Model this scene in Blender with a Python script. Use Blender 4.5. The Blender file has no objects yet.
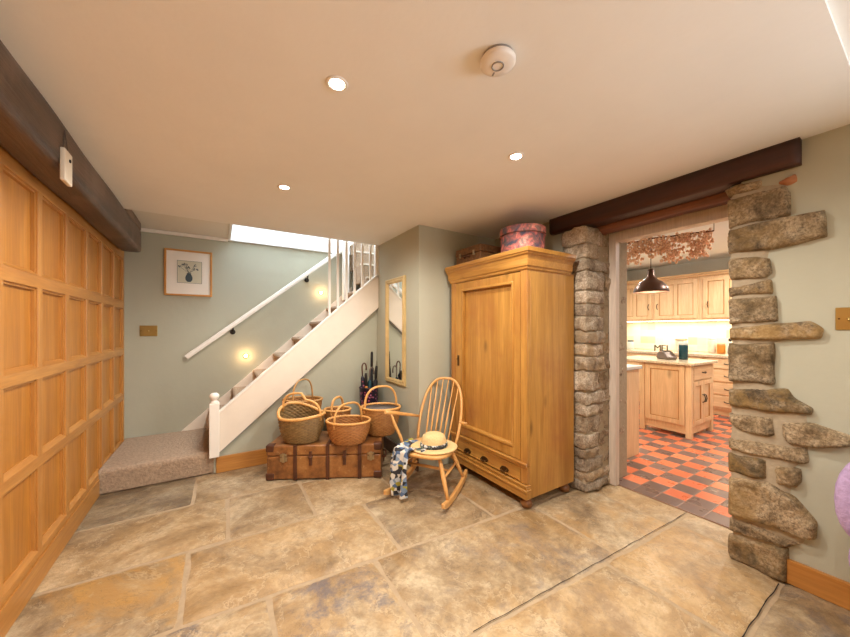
import bpy, bmesh, math, random
from mathutils import Vector, Matrix, noise
from mathutils.geometry import delaunay_2d_cdt
PI = math.pi
R = math.radians
sc = bpy.context.scene
COL = sc.collection
random.seed(4)

# ------------------------------------------------------------ camera, world, lights
cam = bpy.data.objects.new('camera', bpy.data.cameras.new('camera'))
COL.objects.link(cam)
cam.location = (0, 0, 1.35)
cam.rotation_euler = (R(90), 0, R(-32))
cam.data.sensor_width = 36
cam.data.lens = 36 * 328 / 850
cam.data.shift_y = 10.5 / 850
cam.data.clip_start = 0.02
sc.camera = cam
sc.view_settings.view_transform = 'Standard'
sc.view_settings.look = 'None'
sc.view_settings.gamma = 1
sc.view_settings.use_curve_mapping = False
sc.view_settings.exposure = 0.12
sc.cycles.use_denoising = True
sc.cycles.max_bounces = 10
sc.cycles.diffuse_bounces = 6
sc.cycles.sample_clamp_indirect = 6

w = bpy.data.worlds.new('world'); sc.world = w; w.use_nodes = True
w.node_tree.nodes['Background'].inputs[0].default_value = (0.75, 0.86, 1, 1)
w.node_tree.nodes['Background'].inputs[1].default_value = 1.0

WARM = (1, 0.945, 0.86)
def lamp(name, kind, loc, energy, color=WARM, rot=(0, 0, 0), **kw):
    l = bpy.data.lights.new(name, kind); l.energy = energy; l.color = color
    for k, v in kw.items(): setattr(l, k, v)
    o = bpy.data.objects.new(name, l); COL.objects.link(o)
    o.location = loc; o.rotation_euler = rot
    return o
# fill from an unseen window added behind the camera; daylight down the stairwell
lamp('window_fill', 'AREA', (2.56, -1.55, 1.45), 82, (0.86, 0.92, 1.0), (0, R(90), 0), shape='RECTANGLE', size=1.2, size_y=1.5)
lamp('stairwell_daylight', 'AREA', (1.2, 4.1, 4.2), 60, (0.80, 0.90, 1.0), (0, 0, 0), shape='RECTANGLE', size=1.8, size_y=0.6)

# ------------------------------------------------------------ materials
MATS = {}
class NT:
    def __init__(s, name):
        s.m = bpy.data.materials.new(name); s.m.use_nodes = True
        s.t = s.m.node_tree; s.b = s.t.nodes['Principled BSDF']
    def n(s, typ, **kw):
        nd = s.t.nodes.new('ShaderNode' + typ)
        for k, v in kw.items():
            if k.startswith('i_'):
                key = k[2:]
                key = int(key) if key.isdigit() else key.replace('_', ' ')
                nd.inputs[key].default_value = v
            else: setattr(nd, k, v)
        return nd
    def l(s, a, b): s.t.links.new(a, b)
    def coords(s, scale=(1, 1, 1), rnd=True):
        tc = s.n('TexCoord'); mp = s.n('Mapping'); mp.inputs['Scale'].default_value = scale
        if rnd:
            oi = s.n('ObjectInfo'); ml = s.n('Math', operation='MULTIPLY', i_1=37.0)
            s.l(oi.outputs['Random'], ml.inputs[0])
            ad = s.n('VectorMath', operation='ADD')
            s.l(tc.outputs['Object'], ad.inputs[0]); s.l(ml.outputs[0], ad.inputs[1])
            s.l(ad.outputs[0], mp.inputs[0])
        else: s.l(tc.outputs['Object'], mp.inputs[0])
        return mp.outputs[0]
    def noise(s, vec, scale, detail=4, rough=.55, dist=0.0):
        nd = s.n('TexNoise', i_Scale=scale, i_Detail=detail, i_Roughness=rough, i_Distortion=dist)
        s.l(vec, nd.inputs['Vector']); return nd.outputs['Fac']
    def ramp(s, fac, stops, interp='LINEAR'):
        nd = s.n('ValToRGB'); cr = nd.color_ramp; cr.interpolation = interp
        while len(cr.elements) > 1: cr.elements.remove(cr.elements[-1])
        for i, (p, c) in enumerate(stops):
            e = cr.elements[0] if i == 0 else cr.elements.new(p)
            e.position = p
            e.color = (c, c, c, 1) if isinstance(c, (int, float)) else tuple(c) + (1,)
        s.l(fac, nd.inputs[0]); return nd.outputs[0]
    def mix(s, fac, a, b, mode='MIX'):
        nd = s.n('Mix', data_type='RGBA', blend_type=mode)
        for i, v in ((0, fac), (6, a), (7, b)):
            if isinstance(v, (int, float)): nd.inputs[i].default_value = v
            elif isinstance(v, tuple): nd.inputs[i].default_value = v + (1,) if len(v) == 3 else v
            else: s.l(v, nd.inputs[i])
        return nd.outputs[2]
    def bump(s, h, strength=.3, dist=.01, prev=None):
        nd = s.n('Bump', i_Strength=strength, i_Distance=dist)
        s.l(h, nd.inputs['Height'])
        if prev: s.l(prev, nd.inputs['Normal'])
        s.l(nd.outputs[0], s.b.inputs['Normal']); return nd.outputs[0]
    def col(s, c):
        if isinstance(c, tuple): s.b.inputs['Base Color'].default_value = c + (1,)
        else: s.l(c, s.b.inputs['Base Color'])
    def set(s, **kw):
        for k, v in kw.items(): s.b.inputs[k.replace('_', ' ')].default_value = v
def srgb(r, g, b):
    f = lambda c: (c / 255 / 12.92) if c / 255 <= .04045 else ((c / 255 + .055) / 1.055) ** 2.4
    return (f(r), f(g), f(b))

def plain(name, c, rough=.5, metal=0, bump=0, var=0.08, scale=12):
    t = NT(name); v = t.coords()
    n = t.noise(v, scale, 5)
    lo = tuple(x * (1 - var) for x in c); hi = tuple(min(1, x * (1 + var)) for x in c)
    t.col(t.ramp(n, [(.3, lo), (.7, hi)])); t.set(Roughness=rough, Metallic=metal)
    if bump: t.bump(n, bump, .01)
    MATS[name] = t.m; return t.m
def wood(name, c1, c2, axis='Z', rough=.38, knots=0.0, scale=1.0, c3=None, bump=.12):
    t = NT(name)
    s = {'X': (.6, 9, 9), 'Y': (9, .6, 9), 'Z': (9, 9, .6)}[axis]
    s = tuple(x * scale for x in s)
    v = t.coords(s)
    n1 = t.noise(v, 1.3, 6, .6, .6)
    n2 = t.noise(v, 9, 3, .6)
    mid = tuple((a + b) / 2 for a, b in zip(c1, c2))
    base = t.ramp(n1, [(.28, c1), (.5, mid), (.72, c2)])
    dk = tuple(x * .72 for x in c1)
    fine = t.ramp(n2, [(.38, .0), (.62, 1.0)])
    c = t.mix(t.ramp(fine, [(0, .34), (1, 0.0)]), base, dk)
    if c3:
        v3 = t.coords((1.5, 1.5, 1.2)); n3 = t.noise(v3, 1.5, 4, .6, .4)
        c = t.mix(t.ramp(n3, [(.48, 0.0), (.7, .8)]), c, c3)
    if knots:
        kv = t.coords({'X': (2, 5, 5), 'Y': (5, 2, 5), 'Z': (5, 5, 2)}[axis])
        vo = t.n('TexVoronoi', i_Scale=.8, i_Randomness=1.0); t.l(kv, vo.inputs['Vector'])
        k = t.ramp(vo.outputs['Distance'], [(.04, knots), (.13, 0.0)])
        c = t.mix(k, c, tuple(x * .35 for x in c1))
    t.col(c); t.set(Roughness=rough)
    t.bump(n2, bump, .004)
    MATS[name] = t.m; return t.m
def emis(name, c, st):
    t = NT(name); t.col((0, 0, 0)); t.b.inputs['Emission Color'].default_value = c + (1,)
    t.b.inputs['Emission Strength'].default_value = st; MATS[name] = t.m; return t.m

def wall_paint(name, c, rough=.85):
    t = NT(name); v = t.coords(rnd=False)
    n = t.noise(v, 1.6, 5, .6); n2 = t.noise(v, 45, 4, .6)
    lo = tuple(x * .955 for x in c)
    t.col(t.ramp(n, [(.35, lo), (.65, c)])); t.set(Roughness=rough)
    nb = t.bump(n, .25, .03); t.bump(n2, .10, .004, nb)
    MATS[name] = t.m; return t.m
wall_paint('sage', srgb(178, 177, 158))
wall_paint('cream_ceiling', srgb(240, 238, 232))
wall_paint('recess_white', srgb(226, 222, 212))
wall_paint('kitchen_wall', srgb(222, 226, 224))
wall_paint('upper_white', srgb(236, 238, 238))
plain('white_gloss', srgb(238, 232, 222), .35, var=.02)
plain('string_white', srgb(232, 220, 204), .4, var=.02)

OAK1, OAK2 = srgb(172, 112, 48), srgb(200, 142, 72)
for ax in 'XYZ': wood('oak_' + ax, OAK1, OAK2, ax, .36)
for ax in 'XYZ': wood('oak_panel_' + ax, srgb(164, 102, 36), srgb(198, 136, 58), ax, .34, scale=.8)
PINE1, PINE2 = srgb(180, 116, 46), srgb(212, 150, 72)
for ax in 'XYZ': wood('pine_' + ax, srgb(158, 108, 44), srgb(206, 154, 78), ax, .3, knots=.8, scale=.8, c3=srgb(160, 104, 52))
for ax in 'XYZ': wood('kpine_' + ax, srgb(222, 184, 136), srgb(240, 208, 164), ax, .4, knots=.6)
for ax in 'XYZ': wood('beech_' + ax, srgb(214, 156, 88), srgb(232, 180, 112), ax, .32, scale=1.2)
for ax in 'XYZ': wood('dark_beam_' + ax, srgb(62, 44, 34), srgb(112, 86, 68), ax, .42, scale=1.0, bump=.9, c3=srgb(134, 110, 92))
for ax in 'XYZ': wood('lintel_' + ax, srgb(42, 20, 13), srgb(78, 40, 26), ax, .42, scale=.6, bump=.3)
wood('lintel_red', srgb(84, 46, 30), srgb(160, 104, 72), 'Y', .5, scale=.6, bump=.4)
wood('dark_pine', srgb(112, 72, 38), srgb(150, 100, 54), 'Z', .35)
wood('frame_wood', srgb(206, 190, 176), srgb(222, 208, 192), 'Z', .45)
wood('basket_base', srgb(120, 84, 46), srgb(150, 104, 58), 'X')

def stone(name, sets, gloss=.75, big=1.0, bumpk=.5, lines=0.0, pits=.42):
    """colour is steered per stone by the 'tint' attribute (r: pale-tan, g: ochre, b: slate patches)"""
    t = NT(name); v = t.coords(rnd=False)
    at = t.n('Attribute'); at.attribute_name = 'tint'
    sp = t.n('SeparateColor'); t.l(at.outputs['Color'], sp.inputs[0])
    off = t.n('VectorMath', operation='SCALE', i_Scale=7.0); t.l(at.outputs['Vector'], off.inputs[0])
    ad = t.n('VectorMath', operation='ADD'); t.l(v, ad.inputs[0]); t.l(off.outputs[0], ad.inputs[1]); v2 = ad.outputs[0]
    n1 = t.noise(v2, 2.6 * big, 12, .72, .35)
    n2 = t.noise(v2, 26 * big, 8, .7, .1)
    n3 = t.noise(v2, 1.8 * big, 12, .72, .5)
    n4 = t.noise(v2, 3.6 * big, 12, .76, .3)
    dark, mid, pale, ochre, slate = sets
    c = t.ramp(n1, [(.34, dark), (.48, mid), (.64, pale)])
    c = t.mix(t.ramp(n2, [(.36, pits), (.58, 0.0)]), c, dark)
    m = t.n('Math', operation='MULTIPLY'); t.l(t.ramp(n3, [(.42, 0.0), (.56, 1.0)]), m.inputs[0]); t.l(sp.outputs[1], m.inputs[1])
    c = t.mix(m.outputs[0], c, ochre)
    m = t.n('Math', operation='MULTIPLY'); t.l(t.ramp(n4, [(.50, 0.0), (.60, .8)]), m.inputs[0]); t.l(sp.outputs[2], m.inputs[1])
    c = t.mix(m.outputs[0], c, slate)
    if lines:
        n5 = t.noise(v2, 1.5, 9, .66, .3)      # bedding lines: thin contours where the stone has cleft
        c = t.mix(t.ramp(n5, [(.40, 0.0), (.404, .75 * lines), (.408, 0.0), (.47, 0.0), (.473, .7 * lines), (.476, 0.0), (.54, 0.0), (.544, .75 * lines), (.548, 0.0)]), c, dark)
        c = t.mix(t.ramp(n5, [(.409, 0.0), (.413, .6 * lines), (.425, 0.0), (.549, 0.0), (.553, .6 * lines), (.565, 0.0)]), c, pale)
        st_ = t.ramp(n5, [(.404, 0.0), (.408, .35), (.544, .35), (.548, .7)])
    m = t.n('Math', operation='MULTIPLY_ADD', i_1=.55, i_2=.62); t.l(sp.outputs[0], m.inputs[0])
    cmb = t.n('CombineColor')
    for i in range(3): t.l(m.outputs[0], cmb.inputs[i])
    c = t.mix(1.0, c, cmb.outputs[0], 'MULTIPLY')
    t.col(c); t.set(Roughness=gloss)
    nb = t.bump(n1, bumpk, .02); nb = t.bump(n2, bumpk * .8, .006, nb)
    if lines: t.bump(st_, .5, .003, nb)
    MATS[name] = t.m; return t.m
stone('flagstone', (srgb(114, 93, 68), srgb(172, 148, 114), srgb(216, 196, 162), srgb(196, 152, 88), srgb(92, 94, 108)), .44, 1.0, .6, .8)
stone('rubble', (srgb(74, 60, 42), srgb(162, 140, 108), srgb(214, 194, 162), srgb(168, 134, 76), srgb(84, 76, 56)), .85, 3.0, 1.0, 0, .8)
stone('rubble_pale', (srgb(110, 92, 74), srgb(186, 168, 144), srgb(222, 208, 188), srgb(176, 146, 104), srgb(110, 92, 76)), .85, 3.0, 1.0, 0, .75)
plain('mortar', srgb(172, 158, 134), .9, bump=.5, scale=40)
plain('grout', srgb(176, 154, 124), .85, bump=.5, scale=30)
plain('joint_shadow_black', srgb(40, 30, 22), .95)
plain('carpet', srgb(166, 142, 118), .95, bump=.9, var=.22, scale=55)
plain('brass', srgb(176, 152, 92), .3, .9, var=.03)
plain('old_brass', srgb(96, 70, 40), .4, .8)
plain('black_iron', srgb(34, 30, 28), .5, .3)
plain('white_plastic', srgb(236, 230, 222), .4, var=.01)
plain('grey_plastic', srgb(150, 146, 142), .5, var=.02)
plain('ivory_plastic', srgb(228, 216, 196), .4, var=.02)
plain('black_fabric', srgb(26, 26, 32), .8)
plain('slate_lining', srgb(116, 110, 106), .9, bump=.5, scale=50)
plain('straw', srgb(226, 196, 140), .8, bump=.7, scale=70)
plain('lilac_fabric', srgb(178, 154, 194), .95, bump=.6, var=.15, scale=60)
plain('granite', srgb(208, 190, 160), .18, var=.35, scale=60)
plain('pale_stone_top', srgb(196, 196, 192), .3, var=.1, scale=60)
plain('teal_glass', srgb(18, 60, 70), .2)
plain('clear_glass', srgb(200, 210, 206), .1)
plain('steel', srgb(112, 98, 88), .4, .4)
plain('letter_grey', srgb(70, 62, 56), .5)
plain('bronze_shade', srgb(96, 72, 60), .35, .7)
plain('shade_inside', srgb(240, 214, 176), .5)
plain('hop', srgb(232, 188, 158), .9, var=.3, scale=60)
plain('dried_stem', srgb(120, 84, 60), .9)
plain('mat_paper', srgb(238, 230, 218), .8, var=.01)
plain('print_paper', srgb(206, 202, 180), .8, var=.03)
plain('print_ink', srgb(70, 84, 92), .8)
plain('frame_gilt', srgb(198, 140, 72), .4, .2)
plain('mirror_gilt', srgb(206, 180, 126), .4, .35, var=.12)
def leather():
    t = NT('leather'); v = t.coords(rnd=False)
    n = t.noise(v, 7, 8, .7); n2 = t.noise(v, 22, 8, .75)
    c = t.ramp(n, [(.34, srgb(98, 62, 34)), (.5, srgb(142, 92, 48)), (.68, srgb(172, 120, 66))])
    c = t.mix(t.ramp(n2, [(.60, 0.0), (.68, .6)]), c, srgb(206, 172, 122)); c = t.mix(t.ramp(n2, [(.32, .7), (.40, 0.0)]), c, srgb(64, 40, 24))
    t.col(c); t.set(Roughness=.4); t.bump(n2, .2, .004); MATS['leather'] = t.m
leather()
plain('leather_dark', srgb(82, 46, 28), .45, bump=.3, var=.25, scale=16)
plain('tin', srgb(178, 160, 128), .35, .8)
plain('amber', srgb(196, 120, 40), .3)
plain('ceramic', srgb(220, 208, 190), .3)
plain('rust_brick', srgb(176, 120, 84), .9, bump=.5)
plain('case_wicker', srgb(112, 78, 44), .6, bump=.8, var=.35, scale=45)
emis('bulb', (1, .86, .66), 28)
emis('lamp_glow', (1, .72, .40), 9)
emis('undercab_strip', (1, .88, .66), 6)

def mirror_mat():
    t = NT('mirror_glass'); t.col((.86, .88, .86)); t.set(Metallic=1.0, Roughness=.02); MATS['mirror_glass'] = t.m
mirror_mat()
def glass_mat():
    t = NT('window_glass'); t.col((1, 1, 1)); t.set(Roughness=0.0, Transmission_Weight=1.0, IOR=1.45); MATS['window_glass'] = t.m
glass_mat()
def pattern(name, stops, scale, rough=.7, dist=0):
    t = NT(name); v = t.coords(rnd=False)
    vo = t.n('TexVoronoi', i_Scale=scale); t.l(v, vo.inputs['Vector'])
    sp = t.n('SeparateColor'); t.l(vo.outputs['Color'], sp.inputs[0])
    t.col(t.ramp(sp.outputs[0], stops, 'CONSTANT')); t.set(Roughness=rough); MATS[name] = t.m
pattern('scarf_print', [(0, srgb(214, 208, 196)), (.26, srgb(120, 138, 160)), (.42, srgb(40, 42, 50)), (.60, srgb(164, 154, 60)), (.70, srgb(186, 192, 198)), (.84, srgb(78, 102, 138))], 30)
pattern('hat_band_print', [(0, srgb(40, 40, 44)), (.45, srgb(206, 204, 196)), (.75, srgb(96, 116, 112))], 55)
def floral():
    t = NT('floral'); v = t.coords()
    n = t.noise(v, 9, 5, .6, .8); n2 = t.noise(v, 22, 4, .6, .5)
    c = t.ramp(n, [(.38, srgb(72, 72, 92)), (.47, srgb(150, 96, 96)), (.56, srgb(214, 118, 108)), (.68, srgb(232, 176, 160))])
    c = t.mix(t.ramp(n2, [(.40, .7), (.52, 0.0)]), c, srgb(70, 84, 84)); t.col(c); t.set(Roughness=.6); MATS['floral'] = t.m
    t = NT('navy_floral'); v = t.coords(); vo = t.n('TexVoronoi', i_Scale=34.0); t.l(v, vo.inputs['Vector'])
    t.col(t.ramp(vo.outputs['Distance'], [(.2, srgb(150, 126, 176)), (.32, srgb(176, 60, 60)), (.42, srgb(20, 18, 40))])); t.set(Roughness=.4); MATS['navy_floral'] = t.m
floral()
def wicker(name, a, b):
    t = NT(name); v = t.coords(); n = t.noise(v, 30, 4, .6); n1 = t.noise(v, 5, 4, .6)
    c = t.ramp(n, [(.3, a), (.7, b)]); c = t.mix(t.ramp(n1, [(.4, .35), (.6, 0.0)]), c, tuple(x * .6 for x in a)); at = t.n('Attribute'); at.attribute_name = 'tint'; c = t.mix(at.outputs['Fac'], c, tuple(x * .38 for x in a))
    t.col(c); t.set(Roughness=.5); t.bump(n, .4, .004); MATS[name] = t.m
wicker('wicker_honey', srgb(178, 118, 58), srgb(220, 160, 92))
wicker('wicker_grey', srgb(140, 108, 62), srgb(194, 158, 102))
wicker('wicker_red', srgb(186, 118, 58), srgb(226, 162, 96))
plain('rim_cane', srgb(222, 166, 96), .4, var=.12, scale=20)
plain('rim_dull', srgb(186, 140, 84), .45, var=.15, scale=20)
def tile_mat():
    t = NT('quarry_tile'); v = t.coords((6.25, 6.25, 1), rnd=False)
    ad = t.n('VectorMath', operation='ADD'); ad.inputs[1].default_value = (-3.26 * 6.25, -1.26 * 6.25, .5); t.l(v, ad.inputs[0])
    ck = t.n('TexChecker', i_Scale=1.0); t.l(ad.outputs[0], ck.inputs['Vector'])
    fl = t.n('VectorMath', operation='FLOOR'); t.l(ad.outputs[0], fl.inputs[0])
    wn = t.n('TexWhiteNoise'); t.l(fl.outputs[0], wn.inputs['Vector'])
    red = t.ramp(wn.outputs['Value'], [(0, srgb(206, 104, 68)), (1, srgb(228, 132, 94))])
    dk = t.ramp(wn.outputs['Value'], [(0, srgb(98, 80, 76)), (1, srgb(124, 104, 98))])
    sx = t.n('SeparateXYZ'); t.l(ad.outputs[0], sx.inputs[0])
    lt = t.n('Math', operation='LESS_THAN', i_1=-1.0); t.l(sx.outputs[0], lt.inputs[0])
    c = t.mix(ck.outputs['Fac'], red, dk)
    c = t.mix(lt.outputs[0], c, dk)
    fr = t.n('VectorMath', operation='FRACTION'); t.l(ad.outputs[0], fr.inputs[0])
    s2 = t.n('SeparateXYZ'); t.l(fr.outputs[0], s2.inputs[0])
    fs = []
    for o in (0, 1):
        a = t.n('Math', operation='SUBTRACT', i_1=.5); t.l(s2.outputs[o], a.inputs[0])
        b = t.n('Math', operation='ABSOLUTE'); t.l(a.outputs[0], b.inputs[0]); fs.append(b.outputs[0])
    mx = t.n('Math', operation='MAXIMUM'); t.l(fs[0], mx.inputs[0]); t.l(fs[1], mx.inputs[1])
    g = t.ramp(mx.outputs[0], [(.478, 0.0), (.49, 1.0)])
    t.col(t.mix(g, c, srgb(150, 112, 90)))
    vv = t.coords(rnd=False); n = t.noise(vv, 6, 4)
    t.l(t.ramp(n, [(.3, .22), (.7, .42)]), t.b.inputs['Roughness'])
    iv = t.ramp(mx.outputs[0], [(.46, 1.0), (.49, 0.0)]); t.bump(iv, .5, .003)
    MATS['quarry_tile'] = t.m
tile_mat()
def splash():
    t = NT('splash_tile'); v = t.coords((1, 7.5, 7.5), rnd=False)
    fl = t.n('VectorMath', operation='FLOOR'); t.l(v, fl.inputs[0])
    s = t.n('SeparateXYZ'); t.l(fl.outputs[0], s.inputs[0]); cb = t.n('CombineXYZ'); t.l(s.outputs[1], cb.inputs[1]); t.l(s.outputs[2], cb.inputs[2])
    wn = t.n('TexWhiteNoise'); t.l(cb.outputs[0], wn.inputs['Vector'])
    t.col(t.ramp(wn.outputs['Value'], [(0, srgb(240, 228, 204)), (.75, srgb(232, 216, 188)), (.85, srgb(214, 186, 150)), (1, srgb(236, 222, 196))])); t.set(Roughness=.3)
    MATS['splash_tile'] = t.m
splash()

# ------------------------------------------------------------ mesh helpers
def worldmat(o):
    m = o.matrix_basis.copy()
    while o.parent: o = o.parent; m = o.matrix_basis @ m
    return m
class MB:
    def __init__(s): s.v = []; s.f = []; s.sm = []; s.tint = []
    def add(s, vs, fs, smooth=False, M=None, tint=(0, 0, 0)):
        k = len(s.v)
        for p in vs:
            p = Vector(p); s.v.append(M @ p if M else p)
            s.tint.append(tint)
        for f in fs: s.f.append([i + k for i in f]); s.sm.append(smooth)
        return s
    def box(s, x0, x1, y0, y1, z0, z1, M=None):
        vs = [(x, y, z) for z in (z0, z1) for y in (y0, y1) for x in (x0, x1)]
        return s.add(vs, [(0, 2, 3, 1), (4, 5, 7, 6), (0, 1, 5, 4), (2, 6, 7, 3), (0, 4, 6, 2), (1, 3, 7, 5)], False, M)
    def prism(s, pts, axis, a, b, M=None):
        """pts 2D polygon, extruded along axis from a to b. axis X: pts=(y,z); Y: pts=(x,z); Z: pts=(x,y)"""
        def P(p, t): return {'X': (t, p[0], p[1]), 'Y': (p[0], t, p[1]), 'Z': (p[0], p[1], t)}[axis]
        n = len(pts); vs = [P(p, a) for p in pts] + [P(p, b) for p in pts]
        fs = [tuple(range(n)), tuple(range(2 * n - 1, n - 1, -1))] + [(i, i + n, (i + 1) % n + n, (i + 1) % n) for i in range(n)]
        return s.add(vs, fs, False, M)
    def tube(s, pts, r, n=10, closed=False, M=None, squash=1.0):
        pts = [Vector(p) for p in pts]; L = len(pts)
        rs = r if isinstance(r, (list, tuple)) else [r] * L
        vs = []; up = None
        for i, p in enumerate(pts):
            a = pts[(i - 1) % L] if (closed or i > 0) else p
            b = pts[(i + 1) % L] if (closed or i < L - 1) else p
            t = (b - a).normalized()
            if up is None:
                up = t.orthogonal().normalized()
            else:
                up = (up - t * up.dot(t)); up = up.normalized() if up.length > 1e-6 else t.orthogonal().normalized()
            sd = t.cross(up)
            for k in range(n):
                q = 2 * PI * k / n
                vs.append(p + (up * math.cos(q) + sd * math.sin(q) * squash) * rs[i])
        fs = []
        for i in range(L if closed else L - 1):
            for k in range(n):
                a = i * n + k; b = i * n + (k + 1) % n; c = ((i + 1) % L) * n + (k + 1) % n; d = ((i + 1) % L) * n + k
                fs.append((a, b, c, d))
        s.add(vs, fs, True, M)
        if not closed:
            k0 = len(s.v) - len(vs)
            s.f.append([k0 + k for k in range(n)][::-1]); s.sm.append(False)
            s.f.append([k0 + (L - 1) * n + k for k in range(n)]); s.sm.append(False)
        return s
    def lathe(s, prof, c=(0, 0, 0), n=32, M=None, sx=1, sy=1, smooth=True, axis='Z'):
        vs = []
        for (r, z) in prof:
            for k in range(n):
                q = 2 * PI * k / n
                x, y = r * math.cos(q) * sx, r * math.sin(q) * sy
                p = {'Z': (x, y, z), 'X': (z, x, y), 'Y': (y, z, x)}[axis]
                vs.append((p[0] + c[0], p[1] + c[1], p[2] + c[2]))
        fs = []
        L = len(prof)
        for i in range(L - 1):
            for k in range(n): fs.append((i * n + k, i * n + (k + 1) % n, (i + 1) * n + (k + 1) % n, (i + 1) * n + k))
        if prof[0][0] > 1e-5: fs.append(tuple(range(n))[::-1])
        if prof[-1][0] > 1e-5: fs.append(tuple((L - 1) * n + k for k in range(n)))
        return s.add(vs, fs, smooth, M)
    def ball(s, c, r, n=14, M=None, sz=1.0):
        prof = [(max(1e-6, r * math.sin(PI * i / 8)), -r * sz * math.cos(PI * i / 8)) for i in range(9)]
        return s.lathe(prof, c, n, M)
    def build(s, name, mat, parent=None, label=None, cat=None, group=None, kind=None, local=False, bevel=0, seg=2, solid=0, tint=False):
        me = bpy.data.meshes.new(name)
        vs = s.v
        if parent is not None and not local:
            inv = worldmat(parent).inverted(); vs = [inv @ p for p in vs]
        me.from_pydata([tuple(p) for p in vs], [], s.f)
        me.polygons.foreach_set('use_smooth', s.sm)
        bm = bmesh.new(); bm.from_mesh(me)
        bmesh.ops.recalc_face_normals(bm, faces=bm.faces)
        bm.to_mesh(me); bm.free()
        if tint:
            a = me.color_attributes.new('tint', 'FLOAT_COLOR', 'POINT')
            for i, c in enumerate(s.tint): a.data[i].color = (c[0], c[1], c[2], 1)
        me.materials.append(MATS[mat] if isinstance(mat, str) else mat)
        o = bpy.data.objects.new(name, me); COL.objects.link(o)
        if parent is not None: o.parent = parent
        if solid:
            m = o.modifiers.new('solid', 'SOLIDIFY'); m.thickness = solid; m.offset = 0
        if bevel:
            m = o.modifiers.new('bevel', 'BEVEL'); m.width = bevel; m.segments = seg; m.limit_method = 'ANGLE'; m.angle_limit = R(40)
        return tag(o, label, cat, group, kind)
def tag(o, label=None, cat=None, group=None, kind=None):
    if label: o['label'] = label
    if cat: o['category'] = cat
    if group: o['group'] = group
    if kind: o['kind'] = kind
    return o
def empty(name, loc, rz=0, label=None, cat=None, group=None, kind=None, rot=None):
    o = bpy.data.objects.new(name, None); COL.objects.link(o); o.location = loc
    o.rotation_euler = rot or (0, 0, rz); o.empty_display_size = .05
    return tag(o, label, cat, group, kind)
def copy_tree(o, parent=None):
    c = o.copy(); COL.objects.link(c); c.parent = parent
    for ch in [x for x in bpy.data.objects if x.parent == o]: copy_tree(ch, c)
    return c
S_, C_ = math.sin(R(32)), math.cos(R(32))

def inside(p, poly):
    x, y = p; c = False; n = len(poly)
    for i in range(n):
        x1, y1 = poly[i]; x2, y2 = poly[(i + 1) % n]
        if (y1 > y) != (y2 > y) and x < (x2 - x1) * (y - y1) / (y2 - y1) + x1: c = not c
    return c
def edge_dist(p, poly):
    d = 1e9; P = Vector(p); n = len(poly)
    for i in range(n):
        a = Vector(poly[i]); b = Vector(poly[(i + 1) % n]); ab = b - a
        t = max(0, min(1, (P - a).dot(ab) / max(ab.dot(ab), 1e-9)))
        d = min(d, (P - a - ab * t).length)
    return d
def relief(mb, poly, step, hfun, frame, base, jit=.25, edge_noise=0.0, tint=(.5, 0, 0), smooth=True):
    """a stone face: polygon in 2D, filled with a jittered mesh lifted by hfun(dist_to_edge, x, y); frame maps (x,y,h) to 3D; skirt down to base"""
    n = len(poly); bd = []
    for i in range(n):
        a = Vector(poly[i]); b = Vector(poly[(i + 1) % n]); L = (b - a).length; k = max(1, int(L / step))
        nrm = Vector((b.y - a.y, a.x - b.x)).normalized()
        for j in range(k):
            q = a.lerp(b, j / k)
            if edge_noise:
                q = q + nrm * edge_noise * noise.noise(Vector((q.x * 9, q.y * 9, tint[0] * 31)))*1.6
            bd.append(q)
    # round the corners slightly
    m = len(bd); bd = [(bd[i - 1] + bd[i] * (4 if step < .04 else 10) + bd[(i + 1) % m]) / (6 if step < .04 else 12) for i in range(m)]
    bl = [tuple(p) for p in bd]
    xs = [p[0] for p in bl]; ys = [p[1] for p in bl]; pts = list(bd)
    x = min(xs)
    while x < max(xs):
        y = min(ys)
        while y < max(ys):
            q = (x + random.uniform(-jit, jit) * step, y + random.uniform(-jit, jit) * step)
            if inside(q, bl) and edge_dist(q, bl) > step * .3: pts.append(Vector(q))
            y += step
        x += step
    # a close inner ring keeps the arris crisp
    edges = [(i, (i + 1) % m) for i in range(m)]
    vs2, _, fs, _, _, _ = delaunay_2d_cdt(pts, edges, [], 1, 1e-6)
    V3 = []
    for p in vs2:
        d = edge_dist(p, bl); V3.append(frame(p.x, p.y, hfun(d, p.x, p.y)))
    mb.add(V3, [tuple(f) for f in fs], smooth, tint=tint)
    rim = [frame(p[0], p[1], hfun(0, p[0], p[1])) for p in bl]; bot = [frame(p[0], p[1], base) for p in bl]
    mb.add(rim + bot, [(i, (i + 1) % m, m + (i + 1) % m, m + i) for i in range(m)], smooth, tint=tint)

# ================================================================= SETTING
STR = 'structure'
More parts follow.
